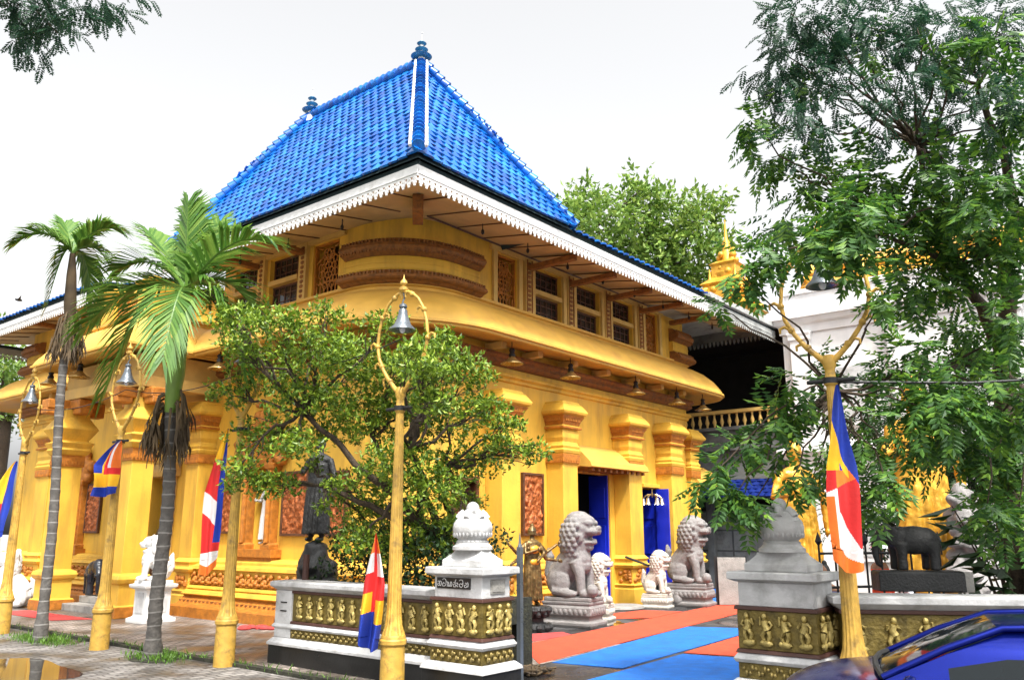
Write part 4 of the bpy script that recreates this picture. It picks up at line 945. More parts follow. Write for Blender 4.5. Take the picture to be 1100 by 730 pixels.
def guardian(label, m, group, ped):
    t = thing('lion_statue', label, 'statue', (0, 0, 0), 0, group)
    b = MB()
    b.sq([(.04, 0), (.06, .05), (.06, .1), (.0, .12), (-.02, .16), (-.02, .2), (.04, .24), (.04, .38), (0, .43), (.02, .45), (.02, .5)], -.53, .53, -.34, .34)
    q = b.build('stepped_base', m, t, bev=.012)
    b = MB()
    for i in range(9):
        for s in (-1, 1): b.ell((-.45 + i * .1125, s * .375, .31), (.05, .025, .065), 8)
    for i in range(6):
        for s in (-1, 1): b.ell((s * .565, -.28 + i * .112, .31), (.025, .05, .065), 8)
    b.build('petal_carving', m, q, smooth=180)
    b = MB(); b.box(-.52, .55, -.33, .33, .502, .58); b.build('slab', m, t, bev=.02)
    lb = lion_masses(True); lb.v = [(x, y, .57 + z * 1.15) for x, y, z in lb.v]
    lb.v = [(x * 1.08, y * 1.1, z) for x, y, z in lb.v]
    sculpt(lb, 'lion_body', m, t, .017, 2, .004, 22)
    return t
gl = guardian('grey granite guardian lion with open mouth beside the bronze figure', M['granite'], 'grey guardian lions', True)
g2 = copy_tree(gl); g2['label'] = 'grey granite guardian lion by the blue doorway with the bells'
gl.location = (14.85, 10.35, 0); gl.rotation_euler = (0, 0, R(-82)); g2.location = (20.6, 10.65, 0); g2.rotation_euler = (0, 0, R(-82))
wl = guardian('small white marble lion between the carved yellow pier and the far grey lion', M['marble'], 'small marble lions', True)
w2 = copy_tree(wl); w2['label'] = 'small white marble lion half hidden behind the nearer grey lion'
wl.location = (19.5, 11.0, 0); wl.scale = (.62,) * 3; wl.rotation_euler = (0, 0, R(-80)); w2.location = (16.1, 10.6, 0); w2.scale = (.62,) * 3; w2.rotation_euler = (0, 0, R(-75))
def white_lion(label):
    t = thing('lion_statue', label, 'statue', (0, 0, 0), 0, 'white seated lions by the porch'); lb = lion_masses(False); lb.v = [(x * .68, y * .72, z * .68) for x, y, z in lb.v]
    sculpt(lb, 'lion_body', M['white'], t, .013, 2, .004, 26); return t
a = white_lion('white seated lion with curly mane on a panelled white pedestal'); c = copy_tree(a); c['label'] = 'white seated lion at the left picture edge behind the lamp post'
a.location = (9.72, 17.85, .86); a.rotation_euler = (0, 0, R(155)); c.location = (9.2, 23.9, .0); c.scale = (1.5,) * 3; c.rotation_euler = (0, 0, R(150))
PD = thing('pedestal', 'white panelled pedestal carrying the curly maned lion', 'pedestal', (9.75, 17.85, 0), R(-25))
b = MB(); b.sq([(.1, 0), (.1, .08), (.03, .11), (0, .14), (0, .66), (.03, .69), (.09, .72), (.1, .78), (.02, .8), (.02, .86)], 9.47, 10.03, 17.6, 18.1)
pb = b.build('pedestal_body', M['white'], PD, bev=.01)
b = MB(); b.box(9.455, 9.47, 17.7, 18.0, .2, .62); b.box(9.55, 9.95, 17.585, 17.6, .2, .62); b.build('panel', M['stonewhite'], pb, bev=.006)
PD.rotation_euler = (0, 0, R(0))

def elephant(label, m, scale, loc, rz, base=True):
    t = thing('elephant_statue', label, 'statue', (0, 0, 0)); b = MB()
    b.ell((0, 0, .68), (.52, .3, .32), 16); b.ell((-.25, 0, .66), (.3, .29, .31), 14); b.ell((.3, 0, .72), (.25, .26, .28), 14)
    for x, s in ((.32, 1), (.38, -1), (-.36, 1), (-.3, -1)): b.tube([(x, s * .16, .6), (x, s * .17, .3), (x + .01, s * .17, .03)], [.15, .11, .115], 10)
    b.ell((.58, 0, .82), (.2, .19, .24), 14); b.tube([(.7, 0, .8), (.82, 0, .6), (.84, 0, .35), (.80, 0, .16), (.72, 0, .1)], [.13, .1, .075, .06, .045], 10)
    for s in (-1, 1):
        b.ell((.48, s * .2, .76), (.15, .04, .22), 12, rotz(s * -.4)); b.tube([(.7, s * .09, .68), (.82, s * .12, .56), (.92, s * .12, .6)], [.03, .026, .01], 7)
    b.tube([(-.52, 0, .78), (-.58, 0, .5), (-.57, 0, .35)], [.04, .025, .03], 6)
    b.v = [(x * scale, y * scale, z * scale) for x, y, z in b.v]
    sculpt(b, 'elephant_body', m, t, .02 * scale + .004, 2, .004 * scale, 14)
    if base: q = MB(); q.sq([(0, -.42 * scale), (0, -.01), (-.02, .01)], -.9 * scale, .9 * scale, -.36 * scale, .36 * scale); q.build('base_block', m, t, bev=.01)
    t.location = loc; t.rotation_euler = (0, 0, rz); return t
ew = P(985, 618, 9.35)
elephant('black stone elephant standing on the right gate wall', M['darkstone'], .5, (ew.x, ew.y, 1.46), math.atan2(.778, -.628) - .15)
elephant('small black elephant standing on the porch steps', M['blackstone'], .85, (10.45, 22.0, .33), R(-110), False)
b = MB(); pw = P(1028, 622, 9.3); b.mbox(T((pw.x, pw.y, 1.345), R(-52)), .34, .08, .22); o = b.build('concrete_slab', M['concrete'], None, bev=.01); tag(o, 'grey concrete slab behind the black elephant on the wall', 'slab')

def standing(name, label, m, h, loc, rz, robe=True, arms=2, cat='statue', hair=None, group=None, skin=None, carve=.006, cloth=True):
    """standing draped figure, one continuous body, front towards +x"""
    t = thing(name, label, cat, (0, 0, 0), 0, group); b = MB(); k = h / 1.75
    b.ell((0, 0, 1.61), (.095, .08, .125), 14); b.ell((.085, 0, 1.6), (.02, .018, .03), 8); b.ell((.06, 0, 1.535), (.04, .045, .03), 8)
    b.ell((0, 0, 1.74), (.045, .045, .05), 10)
    for s in (-1, 1): b.ell((0, s * .085, 1.59), (.02, .015, .055), 8)
    b.tube([(0, 0, 1.35), (0, 0, 1.52)], [.07, .055], 10)
    b.ell((0, 0, 1.33), (.12, .22, .11), 14); b.ell((.02, 0, 1.2), (.13, .185, .2), 14); b.ell((.01, 0, 1.0), (.115, .16, .17), 14); b.ell((0, 0, .88), (.13, .18, .13), 14)
    for s in (-1, 1):
        b.tube([(0, s * .09, .88), (.02, s * .1, .48), (0, s * .1, .08)], [.105, .075, .05], 10); b.ell((.06, s * .1, .04), (.12, .045, .04), 10)
    if robe:
        prof = [(.21, .12), (.2, .5), (.185, .9), (.17, 1.2)]
        b.lathe([(r, z) for r, z in prof], (0, 0, 0), 18, 0, .72, 1.15)
        for j in range(8): b.tube([(.15 * math.cos(j * .42 - 1.5) + .01, .23 * math.sin(j * .42 - 1.5), .12), (.145 * math.cos(j * .4 - 1.4), .21 * math.sin(j * .4 - 1.4), .6), (.11 * math.cos(j * .36 - 1.2), .17 * math.sin(j * .36 - 1.2), 1.15)], [.034, .03, .016], 6)
    A = [(-1, 1.34, (.05, -.3, 1.1), (.22, -.2, 1.12)), (1, 1.34, (.03, .31, 1.06), (.05, .3, .78))]
    if arms > 2: A = [(-1, 1.34, (.1, -.26, 1.12), (.22, -.04, 1.2)), (1, 1.34, (.1, .26, 1.12), (.2, .05, 1.0)), (-1, 1.33, (-.02, -.42, 1.14), (.06, -.68, 1.32)), (1, 1.33, (-.02, .42, 1.14), (.06, .68, 1.32)), (-1, 1.28, (.0, -.4, 1.0), (.1, -.62, .92)), (1, 1.28, (.0, .4, 1.0), (.1, .64, .96))]
    for s, z, e, w in A:
        b.tube([(0, s * .19, z), e, w], [.06, .048, .034], 9)
        d = (Vector(w) - Vector(e)).normalized(); pw = Vector(w) + d * .05; b.ell(pw, (.045, .025, .045), 8)
        for q in range(4): b.tube([pw + Vector((0, 0, -.03 + .02 * q)), pw + d * (.085 - .008 * abs(q - 1.5)) + Vector((.01, 0, -.035 + .023 * q))], [.011, .008], 5)
        b.tube([pw + Vector((.0, 0, .03)), pw + d * .03 + Vector((.02, 0, .07))], [.012, .009], 5)
    b.v = [(x * k, y * k, z * k) for x, y, z in b.v]
    sculpt(b, 'body', m, t, max(.012, .014 * k), 2, carve * k, 16 / k)
    t.location = loc; t.rotation_euler = (0, 0, rz); return t
CAMR = R(-118)
ds = standing('monk_statue', 'dark stone standing robed figure on a rock under the bushy tree', M['darkstone'], 1.85, (9.45, 12.0, 1.72), R(-160))
RK = MB(); rr = random.Random(9)
for i in range(16): RK.ell((9.45 + rr.uniform(-.2, .2), 12.0 + rr.uniform(-.2, .2), rr.uniform(.75, 1.55)), (rr.uniform(.14, .26), rr.uniform(.14, .26), rr.uniform(.14, .24)), 8)
RK.box(9.0, 9.9, 11.6, 12.4, 0, .8); RK.ell((9.45, 12.0, 1.2), (.3, .3, .58), 10)
o = sculpt(RK, 'rock', M['darkstone'], None, .03, 1, .03, 5); tag(o, 'rough black rock carrying the dark robed figure', 'rock')
sb = pbase = P(572, 674, 16.3)
bo = standing('deity_statue', 'bronze many armed standing figure on a lotus base', M['bronzestat'], 1.55, (sb.x, sb.y, .47), R(-105), True, 6)
b = MB(); b.lathe([(.13, 1.54), (.11, 1.6), (.12, 1.62), (.10, 1.68), (.105, 1.7), (.05, 1.78)], (0, 0, -.12), 12); b.v = [(x + sb.x, y + sb.y, z + .47) for x, y, z in b.v]
q = MB(); q.lathe([(.09, 0), (.085, .06), (.095, .07), (.07, .13), (.03, .17)], (0, 0, 1.36), 12); qq = q.build('crown', M['bronzestat'], None, smooth=40); qq.parent = bo
q = MB(); q.ell((.07, 0, 1.07), (.085, .13, .1), 12); q.ell((.075, 0, .83), (.07, .13, .08), 12); qq = q.build('gilt_armour', M['gold'], None, smooth=180); qq.parent = bo
LB = thing('lotus_base', 'dark carved lotus base under the many armed figure', 'base', (sb.x, sb.y, 0))
b = MB(); b.lathe([(.34, 0), (.36, .06), (.3, .1), (.22, .18), (.22, .24), (.3, .32), (.33, .4), (.28, .47)], (sb.x, sb.y, 0), 20)
for z, r in ((.4, .33), (.32, .28), (.08, .35)):
    for k in range(12): a = 2 * math.pi * (k + (z > .35) * .5) / 12; b.ell((sb.x + r * math.cos(a), sb.y + r * math.sin(a), z), (.07, .07, .07), 8)
b.build('base_block', M['darkstone'], LB, smooth=35)
gb = P(1003, 640, 13.9); g = standing('buddha_statue', 'tall golden robed figure rising behind the black elephant', M['gold'], 3.7, (gb.x, gb.y, .82), R(-140), carve=.009)
o = MB().box(gb.x - .6, gb.x + .6, gb.y - .6, gb.y + .6, 0, .84).build('pedestal', M['darkstone'], None, bev=.02); tag(o, 'black pedestal under the tall golden figure', 'pedestal')
gc = P(862, 610, 17); standing('buddha_statue', 'golden figure half hidden by leaves behind the right urn', M['gold'], 3.3, (gc.x, gc.y, .5), R(-130), carve=.009)
b = MB(); b.lathe([(.5, 0), (.5, .3), (.4, .34), (.4, .5)], (gc.x, gc.y, 0), 20); o = b.build('pedestal', M['marble'], None, smooth=40); tag(o, 'round stone pedestal under the golden figure behind the urn', 'pedestal')
for (y, z, l) in ((16.82, 1.6, 'white standing figure in the arched niche nearest the bushy tree'), (26.22, 1.5, 'white standing figure in the niche at the far left of the porch')):
    standing('niche_statue', l, M['white'], 1.55, (11.82, y, z), R(180), group='white figures in the niches', carve=.004)
def seated(label, m, loc, rz, s):
    t = thing('buddha_statue', label, 'statue', (0, 0, 0)); b = MB()
    b.ell((0, 0, .12), (.32, .42, .12), 14); b.ell((.1, -.28, .1), (.2, .16, .1)); b.ell((.1, .28, .1), (.2, .16, .1)); b.ell((0, 0, .36), (.17, .22, .26), 12); b.ell((0, 0, .56), (.15, .27, .12), 12)
    b.tube([(0, 0, .6), (0, 0, .72)], .07, 10); b.ell((.01, 0, .83), (.12, .105, .15), 12); b.ell((0, 0, .98), .06, 10); b.ell((.12, 0, .82), (.025, .02, .03), 7)
    for q in (-1, 1): b.tube([(0, q * .26, .55), (.04, q * .33, .33), (.2, q * .12, .2)], [.08, .07, .05], 9); b.ell((0, q * .11, .8), (.02, .015, .06), 7)
    b.v = [(x * s, y * s, z * s) for x, y, z in b.v]; sculpt(b, 'body', m, t, .02, 2, .003); t.location = loc; t.rotation_euler = (0, 0, rz); return t
seated('dark seated figure inside the porch doorway', M['bronzestat'], (12.05, 21.35, 1.25), R(-150), 1.25)
b = MB(); b.sq([(0, 0.33), (0, 1.25)], 11.75, 12.4, 20.95, 21.8); o = b.build('altar_block', M['wood'], None, bev=.02); tag(o, 'dark block under the seated figure in the porch doorway', 'altar')
sp = P(1043, 640, 13.2); b = MB()
for i in range(40): b.ell((sp.x + rr.uniform(-.16, .16), sp.y + rr.uniform(-.16, .16), .6 + i * .05), (rr.uniform(.1, .2), rr.uniform(.1, .2), rr.uniform(.07, .14)), 8)
b.box(sp.x - .3, sp.x + .3, sp.y - .3, sp.y + .3, 0, .65)
o = sculpt(b, 'carved_pillar', M['granite'], None, .03, 1, .02, 8); tag(o, 'grey carved stone pillar right of the golden robed figure', 'pillar')
# bells, rail, moonstone, jar, odd things on the ground
BT = thing('bell_cluster', 'cluster of brass bells hanging in the blue doorway', 'bells', (21.65, 12.25, 2.6))
b = MB(); b.tube([(21.65, 12.25, 3.1), (21.65, 12.25, 2.85)], .015, 6)
for k in range(6): a = k * math.pi / 3; b.tube([(21.65, 12.25, 2.9), (21.65 + .12 * math.cos(a), 12.25 + .12 * math.sin(a), 2.93), (21.65 + .26 * math.cos(a), 12.25 + .26 * math.sin(a), 2.84)], .018, 6)
b.build('hanger', M['brasslamp'], BT, smooth=50)
for k in range(6):
    a = k * math.pi / 3; b = MB(); b.lathe([(.015, 0), (.05, -.02), (.06, -.1), (.075, -.16), (.1, -.2), (.09, -.2), (.05, -.15)], (21.65 + .26 * math.cos(a), 12.25 + .26 * math.sin(a), 2.84), 14); b.build('bell', M['chrome'], BT, smooth=40)
b = MB(); b.tube([(19.55, 11.0, 0), (19.55, 11.0, .95), (19.5, 11.1, 1.0), (19.25, 11.75, 1.25)], .03, 8); o = b.build('handrail', M['iron'], None, smooth=40); tag(o, 'bent black handrail in front of the carved yellow pier base', 'handrail')
b = MB(); b.lathe([(.62, 0), (.65, .03), (.63, .08), (.5, .1)], (18.75, 11.55, 0), 32, 0, 1, .75); o = b.build('round_step', M['concrete'], None, smooth=40); tag(o, 'round worn stone step before the first blue doorway', 'step')
b = MB(); b.lathe([(.1, 0), (.16, .1), (.17, .22), (.1, .34), (.11, .4), (.09, .4)], (20.3, 10.85, 0), 16); o = b.build('stone_jar', M['granite'], None, smooth=40); tag(o, 'squat dark stone jar between the marble lion and far grey lion', 'jar')
def heap(name, label, c, ms, r, n, cat):
    b = MB()
    for i in range(n):
        b.k = rr.randrange(len(ms)); a = rr.uniform(0, 6.3); q = [(c[0] + rr.uniform(-r, r), c[1] + rr.uniform(-r, r) * .8, .02 + rr.uniform(0, .07)) for _ in range(4)]; b.tube(q, rr.uniform(.008, .02), 5)
    o = b.build(name, ms, None, smooth=60); return tag(o, label, cat)
heap('twig_heap', 'small heap of dry twigs at the foot of the left gate pier', (9.6, 7.4), [M['deadleaf'], M['bark']], .28, 46, 'debris')
b = MB()
for i in range(12): b.ell((10.35 + rr.uniform(-.22, .22), 14.75 + rr.uniform(-.3, .3), .03), (rr.uniform(.06, .15), rr.uniform(.06, .15), rr.uniform(.03, .07)), 8)
o = sculpt(b, 'cloth_bundle', M['mat_r'], None, .015, 2, .012, 9); tag(o, 'crumpled red cloth on the paving by the plinth', 'cloth')
bb = P(786, 612, 22); SB = thing('sign_board', 'blank grey panel leaning near the dark shuttered building', 'board', (bb.x, bb.y, .0))
b = MB(); b.mbox(T((bb.x, bb.y, .62), R(-50)), .75, .05, 1.2); b.build('panel', M['concrete'], SB, bev=.01)
b = MB(); b.mbox(T((bb.x + .05, bb.y + .05, .6), R(-50)), .85, .04, 1.3); b.build('frame', M['iron'], SB)
b = MB(); b.ell((0, 0, 0), (.05, .02, .02), 8); b.add([(-.02, .01, 0), (.02, .01, 0), (.0, .14, .05)], [(0, 1, 2)]); b.add([(-.02, -.01, 0), (.02, -.01, 0), (-.02, -.13, .04)], [(0, 1, 2)]); pb = P(20, 322, 22)
b.v = [(x * 2 + pb.x, y * 2 + pb.y, z * 2 + pb.z) for x, y, z in b.v]; o = b.build('bird', M['iron'], None, smooth=60); tag(o, 'small dark bird flying above the left roof edge', 'bird')
# fence and people behind the right wall
IFN = thing('iron_fence', 'black iron railing with spear tips behind the right wall', 'fence', (10.2, 3.6, 0)); f0 = P(882, 620, 10.6); f1 = P(1012, 620, 11.2)
for z, r in ((1.62, .018), (1.2, .018)):
    b = MB(); b.tube([(f0.x, f0.y, z), (f1.x, f1.y, z)], r, 6); b.build('rail', M['iron'], IFN)
for i in range(9):
    t = i / 8; x, y = f0.x + (f1.x - f0.x) * t, f0.y + (f1.y - f0.y) * t; b = MB(); b.tube([(x, y, 0), (x, y, 1.72)], .014, 6); b.lathe([(.012, 0), (.045, .05), (.004, .17)], (x, y, 1.72), 8); b.build('baluster', M['iron'], IFN)
def person(label, px, py, d, top, robe, rz):
    p = P(px, py, d); h = 1.62; t = standing('person', label, [M['skin'], robe, M['hair']], h, (p.x, p.y, top - h), rz, True, 2, 'person')
    me = t.children[0].data
    for f in me.polygons:
        c = f.center; f.material_index = 0
        if c.z < 1.32 * h / 1.75 and not (abs(c.y) > .2 and c.x > .12): f.material_index = 1
        if c.z > 1.62 * h / 1.75 and c.x < .05: f.material_index = 2
    return t
person('person in an orange robe standing under a patterned umbrella', 944, 600, 13.2, 1.72, M['robe'], R(-100))
person('person in pale clothes between the orange robe and the elephant', 968, 600, 13.6, 1.42, M['cloth_white'], R(-60))
person('dark haired person in pale blue beside the right urn pier', 886, 610, 12.2, 1.45, M['cloth_blue'], R(170))
up = P(966, 590, 12.9); UM = thing('umbrella', 'open umbrella with pale and red panels above the seated people', 'umbrella', (up.x, up.y, 1.0))
n = 16; b = MB(); vs = [(up.x, up.y, 1.86)] + [(up.x + r * math.cos(2 * math.pi * j / n), up.y + r * math.sin(2 * math.pi * j / n), z - (.02 if j % 2 else 0)) for r, z in ((.22, 1.8), (.42, 1.66)) for j in range(n)]
b.v = vs
for j in range(n):
    m = 1 if j % 4 == 0 else 0
    b.f.append((0, 1 + j, 1 + (j + 1) % n)); b.m.append(m); b.f.append((1 + j, 1 + n + j, 1 + n + (j + 1) % n, 1 + (j + 1) % n)); b.m.append(m)
b.build('canopy', [M['cloth_white'], M['mat_r']], UM, smooth=60); b = MB(); b.tube([(up.x, up.y, .95), (up.x, up.y, 1.9)], .012, 6); b.build('shaft', M['iron'], UM)

# ------------------------------------------------------------ the dark gallery and the white building beyond
GA = thing('gallery_building', 'dark two storey gallery with balustrade and small blue tiled awning beyond the temple hall', 'building', (27.2, 12, 0))
b = MB(); b.box(27.2, 27.5, 10.4, 24, 4.75, 5.3); b.box(27.05, 27.5, 10.4, 24, 5.3, 5.42); b.box(27.1, 27.5, 10.4, 24, 4.6, 4.75); b.box(27.25, 27.5, 10.4, 24, 3.7, 4.6); b.box(27.1, 27.5, 10.4, 24, 3.6, 3.7)
b.build('floor_band', M['greydark'], GA, bev=.01)
for k in range(26):
    y = 10.6 + k * .28; q = MB(); q.lathe([(.05, 5.42), (.03, 5.5), (.075, 5.62), (.03, 5.8), (.05, 5.9)], (27.3, y, 0), 10); q.build('baluster', M['cream'], GA, smooth=50)
b = MB(); b.box(27.2, 27.42, 10.4, 20, 5.9, 6.02); b.build('handrail', M['cream'], GA, bev=.01)
b = MB(); b.box(30.5, 30.7, 9.5, 26, 0, 9.2); b.box(27.5, 30.5, 24, 24.2, 0, 9); b.box(27.5, 30.5, 9.9, 10.1, 0, 9); b.build('back_wall', M['dark'], GA)  # painted near black, the shade inside the gallery is in the colour
b = MB(); b.box(26.9, 31, 9.9, 26, 8.6, 8.75); b.build('ceiling', M['dark'], GA)  # near black as well, indoor shade put into the paint
b = MB(); b.add([(26.4, 10.2, 8.72), (26.4, 26, 8.72), (31, 26, 10), (31, 10.2, 10)], [(0, 1, 2, 3)]); b.build('roof', M['greydark'], GA, fix=False)
b = MB(); b.box(26.4, 26.46, 10.4, 26, 8.3, 8.7)
for k in range(100): b.lathe([(.05, 8.3), (.05, 8.22), (.01, 8.12)], (26.43, 10.5 + k * .15, 0), 6)
b.build('lace_valance', M['greydark'], GA)
b = MB(); tile_slope(b, (26.3, 19, 2.95), (26.3, 10.4, 2.95), (27.2, 19, 3.6), (27.2, 10.4, 3.6), row=.22); aw = b.build('tiled_awning', M['tile_dark'], GA, smooth=40, fix=False)
b = MB(); b.add([(26.3, 10.4, 2.92), (26.3, 19, 2.92), (27.2, 19, 3.57), (27.2, 10.4, 3.57)], [(0, 1, 2, 3)]); b.build('awning_deck', M['under'], aw, fix=False)
for y in (10.6, 13.2, 16.4, 19.6):
    b = MB(); b.box(27.25, 27.5, y - .12, y + .12, 0, 3.6); b.build('post', M['greydark'], GA, bev=.01)
b = MB(); b.box(28.2, 28.3, 10.4, 20, .5, 2.6); b.build('shutter', M['greywhite'], GA)
q = MB()
for y in (11.6, 12.8, 14, 15.2):
    q.box(28.17, 28.2, y - .03, y + .03, .5, 2.6)
for z in (.5, 1.2, 1.9, 2.55): q.box(28.165, 28.2, 10.4, 20, z, z + .05)
q.build('shutter_frame', M['greydark'], GA)
WB = thing('white_building', 'white plastered building with cornices behind the tall tree on the right', 'building', (26.8, 5, 0))
b = MB(); b.box(26.8, 36, -14, 10.0, 0, 8.9); b.build('wall', M['whitewall'], WB)
for z in (4.1, 8.5):
    b = MB(); b.sweep([(26.79, -14), (26.79, 10.01), (36, 10.01)], [(0, z - .25), (.06, z - .25), (.08, z), (.2, z + .06), (.28, z + .2), (.34, z + .22), (.34, z + .34), (.1, z + .42), (0, z + .42)]); b.build('cornice', M['whitewall'], WB)
b = MB(); b.box(26.9, 36, -14, 9.9, 8.9, 9.6); b.box(26.82, 36, -14, 9.95, 9.6, 9.75); b.build('parapet', M['whitewall'], WB, bev=.02)
for i in range(8):
    y = 9.4 - i * 3.0
    for z0, z1 in ((.4, 3.85), (4.5, 8.25)):
        b = MB(); b.sq([(.06, z0), (.06, z0 + .2), (0, z0 + .25), (0, z1 - .3), (.05, z1 - .25), (.05, z1 - .15), (.08, z1 - .05), (.08, z1)], 26.6, 26.8, y - .3, y + .3); b.build('pilaster', M['whitewall'], WB, bev=.01)
        if i < 7:
            f = MB(); f.box(26.7, 26.8, y - 2.3, y - .7, z0 + .6, z0 + 2.6); w = f.build('window', M['whitewall'], WB, bev=.01)
            f = MB(); f.box(26.68, 26.7, y - 2.15, y - .85, z0 + .75, z0 + 2.45); f.build('shutter', M['stonewhite'], w)
GS = thing('gilded_spire_roof', 'golden ornamented spired roof rising behind the white building', 'roof', (31, 4, 9.5))
b = MB(); rr = random.Random(4)
b.sq([(0, 9.6), (0, 10.1), (.3, 10.2), (-.8, 10.9), (-.7, 11.1), (-1.8, 11.7)], 28.6, 35, -4, 9.4)
b.build('roof_tiers', M['gold'], GS)
def spire(x, y, z, h):
    b = MB(); b.lathe([(.5, 0), (.55, .1 * h), (.35, .14 * h), (.42, .25 * h), (.25, .32 * h), (.3, .42 * h), (.15, .5 * h), (.17, .6 * h), (.07, .68 * h), (.02, h)], (x, y, z), 14)
    for k in range(26):
        a = rr.uniform(0, 6.3); t = rr.uniform(0, .55); b.ell((x + (.5 - .5 * t) * math.cos(a), y + (.5 - .5 * t) * math.sin(a), z + t * h), rr.uniform(.08, .16), 7)
    b.build('spire', M['gold'], GS, smooth=60)
for i in range(9): spire(28.4, 9.4 - i * 1.7, 9.7, U(1.3, 2.0))
GS = thing('gilded_spire', 'slender golden carved spire showing above the right end of the temple eaves', 'spire', (28.3, 12.45, 9.0)); b = MB(); b.sq([(.5, 8.8), (.5, 9.7), (.65, 9.8), (.3, 10.1), (.3, 10.7), (.4, 10.8), (.05, 11.1), (.05, 11.5), (.12, 11.6), (-.2, 11.8)], 27.9, 28.7, 12.05, 12.85); b.build('base', M['gold'], GS); spire(28.3, 12.45, 11.0, 2.4)
for dx, dy in ((-.5, -.5), (-.5, .5), (.5, -.5)): spire(28.3 + dx, 12.45 + dy, 9.8, 1.6)

